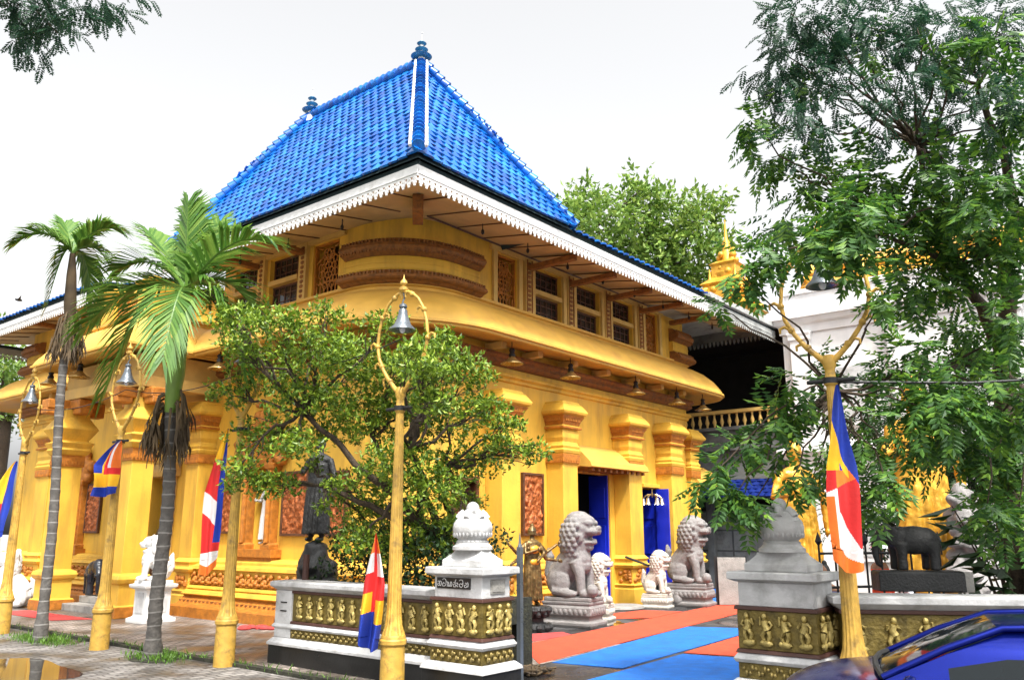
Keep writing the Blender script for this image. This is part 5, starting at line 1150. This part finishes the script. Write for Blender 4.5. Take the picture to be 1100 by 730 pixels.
# ------------------------------------------------------------ parked car
CAR = thing('parked_car', 'dark blue car parked at the kerb with its nose to the left', 'car', (7.0, 1.22, 0), 0)
def car():
    def lerp(a, b, t): return a + (b - a) * t
    st = [(1.72, .45, .5, .3), (1.64, .62, .74, .22), (1.5, .74, .87, .2), (1.2, .81, .96, .2), (.8, .84, 1.01, .2), (.3, .85, 1.01, .2), (-.6, .86, 1.0, .2), (-1.5, .85, 1.0, .2), (-2.0, .8, .98, .2), (-2.3, .72, .9, .25), (-2.4, .6, .7, .35)]
    b = MB(); vs = []; n = 15
    for x, w, zt, zb in st:
        pr = [(-w * .9, zb), (-w, zb + .12), (-w * 1.01, lerp(zb, zt, .5)), (-w * .985, lerp(zb, zt, .82)), (-w * .93, lerp(zb, zt, .95)), (-w * .8, zt), (-w * .4, zt + .028), (0, zt + .035)]
        pr = pr + [(-y, z) for y, z in pr[-2::-1]]
        vs += [(x, y, z) for y, z in pr]
    k = len(st); b.add(vs, [(i * n + j, i * n + (j + 1), (i + 1) * n + (j + 1), (i + 1) * n + j) for i in range(k - 1) for j in range(n - 1)] + [tuple(range(n))[::-1], tuple(range((k - 1) * n, k * n))] + [(i * n + n - 1, i * n, (i + 1) * n, (i + 1) * n + n - 1) for i in range(k - 1)])
    body = b.build('body', M['carblue'], CAR, smooth=55); sb_ = body.modifiers.new('s', 'SUBSURF'); sb_.levels = 2; sb_.render_levels = 2
    cs = [(.78, .72, 1.02), (.38, .66, 1.24), (.02, .60, 1.39), (-.5, .60, 1.425), (-1.0, .59, 1.40), (-1.45, .6, 1.28), (-1.95, .66, 1.0)]
    b = MB(); vs = []; n = 9
    for i, (x, w, z) in enumerate(cs):
        base = 1.0
        pr = [(-.76, base - .03), (-lerp(.76, w, .5), lerp(base, z, .5)), (-w, z - .03 if z > 1.1 else z), (-w * .6, z + .012), (0, z + .03)]
        pr = pr + [(-y, q) for y, q in pr[-2::-1]]; vs += [(x + (.06 if j == 4 else .04 if j in (3, 5) else 0) * (1 if i < 3 else 0), y, q) for j, (y, q) in enumerate(pr)]
    fs = []; ms = []
    for i in range(len(cs) - 1):
        for j in range(n - 1):
            fs.append((i * n + j, i * n + j + 1, (i + 1) * n + j + 1, (i + 1) * n + j))
            glass = (i in (0, 1) and j in (2, 3, 4, 5)) or (i in (4, 5) and j in (2, 3, 4, 5)) or (1 <= i <= 4 and j in (0, 7))
            ms.append(0 if not glass else 1)
    def sub(nm, sel, m, par, off=0.):
        q = MB(); idx = {}
        for f, s in zip(fs, sel):
            if s:
                g = []
                for v in f:
                    if v not in idx: idx[v] = len(q.v); q.v.append(vs[v])
                    g.append(idx[v])
                q.f.append(tuple(g)); q.m.append(0)
        return q.build(nm, m, par, smooth=60)
    sub('roof', [m == 0 for m in ms], M['carblue'], CAR)
    sub('windscreen', [m == 1 and k // (n - 1) < 2 and k % (n - 1) in (2, 3, 4, 5) for k, m in enumerate(ms)], M['carglass'], CAR)
    sub('rear_window', [m == 1 and k // (n - 1) > 3 and k % (n - 1) in (2, 3, 4, 5) for k, m in enumerate(ms)], M['carglass'], CAR)
    for jj in (0, 7): sub('side_window', [m == 1 and k % (n - 1) == jj for k, m in enumerate(ms)], M['carglass'], CAR)
    for s in (-1, 1):
        b = MB(); b.tube([(.8, s * .70, 1.03), (.39, s * .655, 1.24), (.02, s * .6, 1.39), (-.5, s * .6, 1.42), (-1.0, s * .59, 1.395), (-1.9, s * .68, 1.02)], .026, 8); b.build('roof_pillar', M['carblue'], CAR, smooth=60)
        b = MB(); b.ell((.62, s * .92, 1.02), (.06, .1, .07), 12); b.tube([(.6, s * .8, 1.0), (.62, s * .9, 1.0)], .02, 6); b.build('door_mirror', M['carblue'], CAR, smooth=60)
        b = MB(); b.ell((1.52, s * .58, .62), (.13, .14, .09), 12); b.build('headlight', M['chrome'], CAR, smooth=60)
        for x in (1.05, -1.55):
            b = MB(); b.v = [(x + r * math.cos(2 * math.pi * j / 24), s * (.84 - .2 * e), .3 + r * math.sin(2 * math.pi * j / 24)) for r, e in ((.2, 0), (.3, .05), (.3, .9), (.2, 1)) for j in range(24)]
            b.f = [(i * 24 + j, i * 24 + (j + 1) % 24, (i + 1) * 24 + (j + 1) % 24, (i + 1) * 24 + j) for i in range(3) for j in range(24)]; b.m = [0] * 72
            w = b.build('wheel', M['rubber'], CAR, smooth=40); q = MB(); q.v = [(x + r * math.cos(2 * math.pi * j / 24), s * yy, .3 + r * math.sin(2 * math.pi * j / 24)) for r, yy in ((.2, .845), (.17, .82), (.05, .83)) for j in range(24)]
            q.f = [(i * 24 + j, i * 24 + (j + 1) % 24, (i + 1) * 24 + (j + 1) % 24, (i + 1) * 24 + j) for i in range(2) for j in range(24)] + [tuple(range(48, 72))]; q.m = [0] * 49; q.build('rim', M['chrome'], w, smooth=40)
    b = MB(); b.tube([(.72, .3, 1.06), (.55, -.25, 1.16)], .012, 5); b.build('wiper', M['rubber'], CAR)
    b = MB(); b.tube([(.8, -.68, 1.035), (.85, -.35, 1.05), (.87, 0, 1.055), (.85, .35, 1.05), (.8, .68, 1.035)], .022, 6); b.build('scuttle_seal', M['rubber'], CAR)
L0 = CAR.location.copy(); CAR.location = (0, 0, 0); car(); CAR.location = L0; CAR.rotation_euler = (0, 0, R(104)); CAR.scale = (.95, 1, .925)

# ------------------------------------------------------------ trees and plants
def rdir(up=.0):
    while True:
        v = Vector((U(-1, 1), U(-1, 1), U(-1, 1)))
        if .05 < v.length < 1: v.normalize(); v.z += up; return v.normalized()
def leaf(mb, p, d, l, w, nrm=None):
    d = d.normalized(); s = d.cross(nrm or rdir()).normalized()
    if s.length < .1: s = Vector((1, 0, 0))
    n = s.cross(d) * (l * .12)
    o = len(mb.v); mb.v += [tuple(p), tuple(p + d * l * .45 + s * w * .5 - n), tuple(p + d * l), tuple(p + d * l * .45 - s * w * .5 - n)]
    mb.f.append((o, o + 1, o + 2, o + 3)); mb.m.append(0)
def sprig(mb, p, n, l, spread):
    d = rdir(.35)
    for k in range(n):
        t = k / max(1, n - 1); q = p + d * spread * t; leaf(mb, q, (d * .5 + rdir()).normalized(), l * U(.7, 1.2), l * U(.42, .6), (Vector((0, 0, 1)) + rdir() * .7).normalized())
def compound(mb, p, d, L, pairs, ll, lw):
    d = d.normalized(); up = Vector((0, 0, 1)); q = p.copy(); st = L / pairs
    for k in range(pairs):
        d = (d + Vector((0, 0, -.07))).normalized(); q = q + d * st; s = d.cross(up)
        s = s.normalized() if s.length > .05 else Vector((1, 0, 0)); nn = s.cross(d)
        f = math.sin(math.pi * (k + 1.2) / (pairs + 1.6)) * .5 + .6
        for sg in (-1, 1): leaf(mb, q, (s * sg + d * .45 + Vector((0, 0, -.25)) + rdir() * .15), ll * f * U(.85, 1.15), lw * f, nn)
    leaf(mb, q, d, ll, lw, nn)
def branch(mb, a, c, r0, r1, n=7, wob=.12, sag=0.):
    a, c = Vector(a), Vector(c); L = (c - a).length; pts = []
    ph = U(0, 9)
    for i in range(n + 1):
        t = i / n; w = Vector((noise.noise(Vector((ph, t * 3, 0))), noise.noise(Vector((ph + 9, t * 3, 0))), noise.noise(Vector((ph + 20, t * 3, 0))))) * wob * L * math.sin(math.pi * t)
        pts.append(a.lerp(c, t) + w + Vector((0, 0, sag * L * 4 * t * (1 - t))))
    mb.tube(pts, [r0 + (r1 - r0) * i / n for i in range(n + 1)], 7); return pts

# bushy tree in the planter behind the left gate wall
BT_ = thing('bushy_tree', 'spreading bright green small leaved tree behind the left gate wall', 'tree', (9.2, 9.6, 0))
clumps = [(255, 345, 30), (300, 350, 35), (345, 378, 42), (285, 398, 40), (248, 425, 24), (330, 430, 45), (382, 392, 45), (425, 400, 45), (465, 392, 45), (502, 402, 33), (468, 368, 26), (440, 440, 45), (392, 450, 50), (322, 478, 26), (288, 470, 38), (268, 518, 28), (300, 522, 24), (390, 530, 40), (430, 500, 45), (482, 450, 45), (522, 440, 28), (540, 480, 28), (574, 486, 18), (502, 500, 38), (460, 530, 40), (400, 562, 40), (470, 572, 34), (430, 592, 30), (385, 585, 26), (256, 500, 18), (505, 540, 20), (237, 330, 16), (352, 340, 24), (410, 350, 26), (225, 318, 14), (545, 458, 20), (262, 375, 24), (500, 565, 20), (455, 397, 26), (466, 432, 24), (442, 374, 13), (350, 468, 18), (335, 500, 12), (362, 520, 14), (348, 545, 10)]
lb = MB(); tb = MB(); D0 = 12.2
trunk = Vector((9.35, 9.2, .8)); forks = []
for (px, py, d) in ((350, 520, 12.3), (400, 470, 12.6), (440, 480, 11.9), (480, 500, 12.4), (420, 540, 12.0), (325, 440, 12.2)):
    f = P(px, py, d); forks.append(f)
base = P(478, 640, 12.2)
branch(tb, (base.x, base.y, .9), base + Vector((0, 0, .75)), .10, .08)
for f in forks:
    branch(tb, base + Vector((U(-.05, .05), U(-.05, .05), .7)), f, .065, .035, 9, .16)
for k, (px, py, r) in enumerate(clumps):
    d = D0 + U(-.8, .8)
    if (px, py) in ((455, 397), (466, 432), (442, 374)): d = 9.9
    c = P(px, py, d); rr_ = r / 918 * d
    f = min(forks, key=lambda q: (q - c).length); pts = branch(tb, f, c, .03, .008, 7, .18)
    for _ in range(5): branch(tb, pts[U(0, 1) > .5 and 4 or 5], c + rdir(.2) * rr_ * U(.5, 1), .01, .004, 5, .2)
    n = int(112 * (r / 30) ** 2)
    for _ in range(n):
        v = rdir(.15) * (U(.15, 1) ** .5); p = c + Vector((v.x * 1.15, v.y * 1.15, v.z * .6)) * rr_
        sprig(lb, p, random.choice((4, 5, 6, 7)), .085, .12)
lb.build('crown', M['leaf_bush'], BT_, fix=False); tb.build('trunk', M['bark'], BT_, smooth=180)
# tall compound-leaved tree on the right
RT = thing('tall_tree', 'tall drooping compound leaved tree with dark trunk at the right edge', 'tree', (11.6, 1.2, 0))
lb = MB(); tb = MB(); b0 = P(1083, 560, 10.8); top = P(1078, 380, 10.6)
branch(tb, (b0.x, b0.y, 0), top, .17, .13, 8, .05)
f1 = P(1030, 285, 10.0); f2 = P(1085, 200, 10.2); f3 = P(1010, 400, 9.8); f4 = P(1100, 420, 9.6)
for f, r in ((f1, .08), (f2, .1), (f3, .05), (f4, .06)): branch(tb, top, f, r + .02, r * .6, 8, .1)
f5 = P(985, 155, 9.8); branch(tb, f1, f5, .045, .025, 8, .12); f6 = P(940, 250, 9.4); branch(tb, f1, f6, .04, .022, 8, .12); f7 = P(900, 420, 9.3); branch(tb, f3, f7, .03, .015, 8, .12); f8 = P(1050, 90, 10); branch(tb, f2, f8, .06, .03, 8, .1)
forks = [f1, f2, f3, f4, f5, f6, f7]
mid = [(808, 132, 26), (832, 172, 34), (880, 195, 42), (930, 195, 42), (850, 245, 38), (818, 275, 28), (905, 238, 38), (952, 252, 42), (1000, 230, 40), (1050, 215, 40), (1080, 270, 44), (1030, 290, 50), (980, 300, 44), (948, 325, 26), (798, 298, 24), (1080, 350, 50), (1032, 375, 50), (980, 390, 42), (1072, 425, 50), (945, 410, 36), (880, 402, 30), (852, 422, 32), (832, 450, 32), (802, 480, 30), (770, 505, 18), (790, 532, 24), (752, 520, 13), (842, 478, 26), (806, 545, 20), (880, 480, 24), (945, 468, 40), (990, 468, 45), (1040, 478, 46), (1082, 505, 46), (952, 520, 24), (930, 545, 22), (1060, 545, 30), (1075, 470, 50), (1095, 560, 40), (915, 500, 30), (1015, 440, 44), (1090, 200, 40), (1090, 130, 36), (1000, 178, 36), (958, 205, 32), (1042, 195, 40), (1088, 85, 36), (1060, 250, 40), (1010, 265, 36), (876, 262, 22), (908, 226, 26), (902, 258, 24), (928, 243, 26), (918, 282, 15), (1000, 440, 36), (860, 88, 20), (930, 62, 22), (1012, 62, 24), (1062, 40, 28), (985, 140, 26), (872, 520, 20), (850, 515, 16), (770, 330, 14)]
for k, (px, py, r) in enumerate(mid):
    d = 9.3 + U(-1.1, 1.1)
    if px < 860 and py > 400: d = 8.9 + U(-.5, .5)
    if (px, py) in ((876, 262), (908, 226), (902, 258), (928, 243), (918, 282)): d = 7.8
    c = P(px, py, d); rr_ = r / 918 * d; f = min(forks, key=lambda q: (q - c).length); pts = branch(tb, f, c, .018, .006, 7, .15, .03)
    for _ in range(int((19 if not (830 < px < 978 and 320 < py < 520) else 13) * (r / 30) ** 2) + 3):
        v = rdir(.1) * (U(.05, 1) ** .6); p = c + v * rr_; dd = (v + Vector((0, 0, -.35)) + rdir() * .5)
        compound(lb, p - dd.normalized() * .1, dd, U(.24, .4), random.choice((5, 6, 7)), .115, .048)
lb.build('crown', M['leaf_right'], RT, fix=False)
lb = MB()
topc = [(842, 58, 40), (880, 30, 44), (930, 28, 46), (880, 100, 40), (866, 135, 22), (985, 30, 44), (1030, 40, 44), (1072, 22, 34), (1060, 105, 36), (1035, 150, 34), (1000, 118, 22), (960, 95, 28), (915, 70, 34), (850, 15, 30), (1010, 78, 30), (945, 130, 18)]
for px, py, r in topc:
    d = 9.6 + U(-.8, .8); c = P(px, py, d); rr_ = r / 918 * d; f = min([f5, f8], key=lambda q: (q - c).length); branch(tb, f, c, .02, .006, 7, .15)
    for _ in range(int(13 * (r / 30) ** 2) + 2):
        v = rdir(.1) * (U(.05, 1) ** .6); p = c + v * rr_; dd = v + Vector((0, 0, -.3)) + rdir() * .5; dd.normalize()
        for s in range(5):
            e = dd.cross(rdir()); compound(lb, p + dd * .06 * s, (e * (1 if s % 2 else -1) + dd * .8), .2, 8, .05, .024)
lb.build('feathery_crown', M['leaf_dark'], RT, fix=False); tb.build('trunk', M['bark'], RT, smooth=180)
# overhanging spray of another tree at the top left, its trunk stands left of the picture
OT = thing('overhanging_tree', 'dark feathery spray of a tree hanging into the top left corner', 'tree', (4.0, 17.0, 0))
lb = MB(); tb = MB(); hb = P(-120, -160, 9.5); branch(tb, (hb.x - 1.5, hb.y + 1.8, 0), hb, .2, .12, 8, .05)
for px, py, r in ((45, 8, 26), (75, 0, 18), (112, 0, 14), (138, 0, 9), (30, 32, 16), (62, 36, 16), (40, 48, 8), (20, 6, 16), (60, 14, 20), (100, -14, 20), (20, -30, 40), (-60, -60, 60)):
    d = 9.0 + U(-.4, .4); c = P(px, py, d); rr_ = r / 918 * d; branch(tb, hb, c, .03, .005, 8, .1)
    for _ in range(int(16 * (r / 30) ** 2) + 3):
        v = rdir() * (U(.05, 1) ** .6); p = c + v * rr_; dd = (v + Vector((0, 0, -.4)) + rdir() * .4).normalized()
        for s in range(4): e = dd.cross(rdir()); compound(lb, p + dd * .06 * s, (e * (1 if s % 2 else -1) + dd * .8), .18, 8, .045, .022)
lb.build('crown', M['leaf_dark'], OT, fix=False); tb.build('trunk', M['bark'], OT, smooth=180)
# background trees
def far_tree(name, label, x, y, cl, lsize, per, group=None):
    t = thing(name, label, 'tree', (x, y, 0), 0, group); lb = MB(); tb = MB(); cs = [P(*q[:3]) for q in cl]; zt = min(c.z for c in cs)
    branch(tb, (x, y, 0), (x, y, zt), .45, .3, 6, .03)
    for (px, py, d, r), c in zip(cl, cs):
        rr_ = r / 918 * d; branch(tb, (x, y, zt - .5), c, .14, .03, 6, .1)
        for _ in range(int(per * (r / 30) ** 2)):
            v = rdir(.2) * (U(.2, 1) ** .45); p = c + Vector((v.x, v.y, v.z * .8)) * rr_
            sprig(lb, p, 6, lsize * .8, lsize * 2.2)
    lb.build('crown', M['leaf_far'], t, fix=False); tb.build('trunk', M['bark'], t, smooth=180); return t
far_tree('shade_tree', 'broad light green tree rising behind the temple roof', 30, 24, [(600, 232, 38, 26), (628, 222, 39, 24), (650, 245, 37, 38), (690, 225, 39, 34), (688, 204, 38, 16), (720, 240, 38, 36), (755, 232, 39, 26), (770, 225, 39, 14), (700, 275, 38, 42), (740, 280, 38, 40), (665, 280, 38, 36), (720, 310, 39, 34), (615, 255, 39, 26), (765, 300, 39, 30), (640, 212, 39, 12), (775, 262, 39, 22), (690, 300, 40, 30)], .42, 90)
fl = P(8, 420, 34); far_tree('shade_tree', 'green tree in the gap beneath the far left awning', fl.x, fl.y, [(4, 398, 33, 24), (14, 425, 34, 26), (-20, 420, 34, 40), (2, 450, 34, 22), (-40, 380, 36, 50), (28, 412, 35, 14)], .35, 90)
for i, (px, py, d, r) in enumerate(((1010, 330, 46, 110), (900, 420, 46, 90), (1180, 380, 44, 150))):
    c = P(px, py, d); far_tree('shade_tree', ['dense green tree far behind the white building', 'green tree far beyond the gallery gap', 'green tree beyond the right picture edge'][i], c.x, c.y, [(px + a, py + q, d, r * .55) for a, q in ((0, -r * .4), (-r * .5, 0), (r * .5, 0), (0, r * .3))], .6, 30)
def canopy_tree(name, label, base, cs, m, per, ll, kind):
    t = thing(name, label, 'tree', base); lb = MB(); tb = MB(); zt = min(c[2] for c in cs) - .3; bx, by = base[0], base[1]
    branch(tb, (bx, by, 0), (bx, by, zt), .24, .16, 6, .03)
    for x, y, z, r in cs:
        c = Vector((x, y, z)); branch(tb, (bx, by, zt - .3), c, .09, .02, 6, .12)
        for _ in range(int(per * r * r)):
            v = rdir(.1) * (U(.1, 1) ** .5); p = c + Vector((v.x, v.y, v.z * .8)) * r
            compound(lb, p, v + rdir() * .5 + Vector((0, 0, -.3)), U(.3, .5), 6, ll, ll * .42)
    lb.build('crown', m, t, fix=False); tb.build('trunk', M['bark'], t, smooth=180)
q = [(930, 440, 17, .75), (965, 500, 17.5, .9), (1005, 430, 17, .9), (1055, 450, 17, 1.1), (1090, 520, 16, 1.1), (1040, 560, 17, .9), (932, 550, 17.5, .8), (968, 560, 17, .6), (1100, 430, 16, 1.0), (1025, 500, 17, .9)]
c0 = P(1010, 600, 17.2)
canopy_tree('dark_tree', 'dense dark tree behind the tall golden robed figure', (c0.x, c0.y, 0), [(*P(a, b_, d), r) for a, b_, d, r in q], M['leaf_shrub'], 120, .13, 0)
canopy_tree('street_tree', 'street tree spreading over the parked car, beyond the right picture edge', (7.4, -3.2, 0), [(6.5, -3.0, 7.6, 1.6), (8.5, -2.0, 7.8, 1.5), (5.2, -1.8, 8.0, 1.5), (5.0, -4.5, 7.6, 1.6), (8.6, -4.5, 7.4, 1.6), (3.6, -3.4, 8.2, 1.4), (4.2, -.4, 9.0, 1.3)], M['leaf_right'], 42, .13, 0)
# palms
def palm(label, base, top, crown, fronds, shaft, skirt, r0, seed):
    global RND
    random.seed(seed)
    t = thing('palm_tree', label, 'palm', base); b = MB(); base, top, crown = Vector(base), Vector(top), Vector(crown)
    n = 60; pts = [base.lerp(top, i / n) + Vector((.04 * math.sin(i * .12 + seed), .05 * math.sin(i * .09 + seed), 0)) for i in range(n + 1)]
    pts[0] = base
    b.tube(pts, [(r0 * (1.35 - .45 * min(1, i / 6)) if i < 6 else r0 * (.92 - .18 * i / n)) * (1.06 if i % 3 == 0 else .97) for i in range(n + 1)], 14); b.build('trunk', M['palmbark'], t, smooth=60)
    top = pts[-1]
    b = MB(); b.tube([top - Vector((0, 0, .03)), top.lerp(crown, .3), top.lerp(crown, .7), crown], [r0 * .8, r0 * 1.15, r0 * .9, r0 * .5], 12); b.build('crownshaft', M['shaft'] if shaft else M['deadleaf'], t, smooth=60)
    b = MB()
    for k in range(skirt):
        a = U(0, 6.3); L = U(.4, 1.0); q = top + Vector((math.cos(a) * r0, math.sin(a) * r0, U(-.1, .35)))
        pp = [q, q + Vector((math.cos(a) * .07, math.sin(a) * .07, -.05)), q + Vector((math.cos(a) * .13, math.sin(a) * .13, -L * .5)), q + Vector((math.cos(a) * .15 + U(-.1, .1), math.sin(a) * .15, -L))]
        b.tube(pp, [.022, .02, .015, .006], 5)
        for _ in range(9): leaf(b, pp[2] + rdir() * .05, Vector((U(-.3, .3), U(-.3, .3), -1)), U(.3, .5), .04)
    if skirt: b.build('dry_skirt', M['deadleaf'], t, smooth=60)
    for tip, sag, L in fronds:
        b = MB(); tip = Vector(tip); N = 26; pts = []
        for i in range(N + 1):
            u = i / N; q = crown.lerp(tip, u) + Vector((0, 0, sag * 4 * u * (1 - u))); pts.append(q)
        b.tube(pts, [.028 * (1 - .85 * i / N) for i in range(N + 1)], 5)
        for i in range(3, N + 1):
            d = (pts[i] - pts[i - 1]).normalized(); s = d.cross(Vector((0, 0, 1)))
            s = s.normalized() if s.length > .08 else Vector((.63, -.78, 0)); nn = s.cross(d); u = i / N; l = L * (.35 + .75 * math.sin(math.pi * (u * .78 + .14)))
            for sg in (-1, 1):
                for e in (0, 1):
                    dd = (s * sg * (1 - .45 * u) + d * (.55 + .7 * u) + nn * .32 + Vector((0, 0, -.12)) + rdir() * .10).normalized(); p0 = pts[i] - d * (.03 * e); w = .05
                    m1 = p0 + dd * l * .5; m2 = p0 + dd * l * .95 + Vector((0, 0, -l * U(.12, .35))); wv = dd.cross(nn).normalized() * w; o = len(b.v)
                    b.v += [tuple(p0 - wv * .3), tuple(p0 + wv * .3), tuple(m1 + wv * .5), tuple(m1 - wv * .5), tuple(m2)]
                    b.f += [(o, o + 1, o + 2, o + 3), (o + 3, o + 2, o + 4)]; b.m += [0, 0]
        b.build('frond', M['leaf_palm'], t, fix=False)
pc = P(200, 312, 13.0)
palm('nearer palm with large upright fronds and a ragged dry skirt', (7.05, 12.75, 0), tuple(P(187, 440, 13.0)), tuple(pc), [(tuple(P(*q[:2], q[2])), q[3], .78) for q in ((202, 218, 13.2, .05), (290, 262, 12.4, .35), (130, 288, 13.2, .25), (112, 420, 12.6, .75), (282, 352, 13.4, .45), (235, 240, 14, .1), (160, 250, 14, .1), (262, 395, 12.4, .55), (175, 385, 11.9, .4), (90, 352, 13.0, .35))], True, 34, .12, 3)
pc2 = P(78, 272, 16.3)
palm('slender pale ringed palm further left with drooping fronds', (6.85, 16.2, 0), tuple(P(74, 350, 16.3)), tuple(pc2), [(tuple(P(*q[:2], q[2])), q[3], .55) for q in ((16, 262, 16.0, .3), (70, 240, 16.8, .05), (132, 252, 16.3, .3), (50, 330, 15.9, .5), (130, 320, 16.2, .5), (100, 340, 16.8, .5), (110, 240, 17.2, .1), (40, 246, 17, .15))], False, 20, .1, 5)
random.seed(77)
# broad-leaved shrub, planter plants, grass
SH = thing('broad_leaf_shrub', 'dark broad leaved shrub in the lower right behind the wall', 'shrub', (10.8, .9, 0)); lb = MB(); tb = MB(); sc = P(1085, 600, 10.4)
for _ in range(46):
    a = U(0, 6.28); h = U(.5, 2.3); r = U(.15, .7); e = Vector((sc.x + r * math.cos(a), sc.y + r * math.sin(a), h)); tb.tube([(sc.x, sc.y, 0), ((sc.x + e.x) / 2, (sc.y + e.y) / 2, h * .7), e], [.02, .014, .008], 5)
    for k in range(5): leaf(lb, e - Vector((0, 0, .1 * k)), Vector((math.cos(a + U(-1, 1)), math.sin(a + U(-1, 1)), U(-.6, .3))), U(.3, .5), U(.12, .2), Vector((0, 0, 1)) + rdir() * .3)
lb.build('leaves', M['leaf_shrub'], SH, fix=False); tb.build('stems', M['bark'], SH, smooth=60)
PS = thing('low_shrub', 'low shrub coloured dark for the shade under the bushy tree behind the wall coping', 'shrub', (8.9, 9.3, .9)); lb = MB()
b = MB(); 
for k in range(1300):
    p = Vector((U(8.5, 9.9), U(7.9, 10.9), U(.9, 1.95))); sprig(lb, p, 4, .09, .12)
lb.build('leaves', M['leaf_shrub'], PS, fix=False)  # very dark leaves, shade beneath the crown put into their colour
b = MB(); b.box(8.33, 10.2, 7.85, 11.2, .6, .95); b.box(10.0, 10.2, 7.85, 11.2, 0, .6); b.box(8.33, 10.0, 11.0, 11.2, 0, .6); o = b.build('planter_bed', M['moss']); tag(o, 'raised dark soil bed behind the left gate wall', 'planter')
def tuft(label, c, rx, ry, n):
    lb = MB()
    for _ in range(n):
        p = Vector((c[0] + random.gauss(0, rx), c[1] + random.gauss(0, ry), .0)); leaf(lb, p, Vector((U(-.6, .6), U(-.6, .6), 1)), U(.05, .16), .018)
    o = lb.build('grass', M['grass'], None, fix=False); o['kind'] = 'stuff'; tag(o, label, 'grass')
tuft('grass tuft round the foot of the slender palm', (6.9, 16.2), .16, .5, 700); tuft('weeds round the foot of the nearer palm', (7.1, 12.7), .16, .3, 420); tuft('sparse weeds along the kerb line', (7.45, 12.5), .04, 3.5, 420)
blob_sheet('palm_pit', (7.05, 12.75), .32, .5, .006, M['moss'], 1.2)
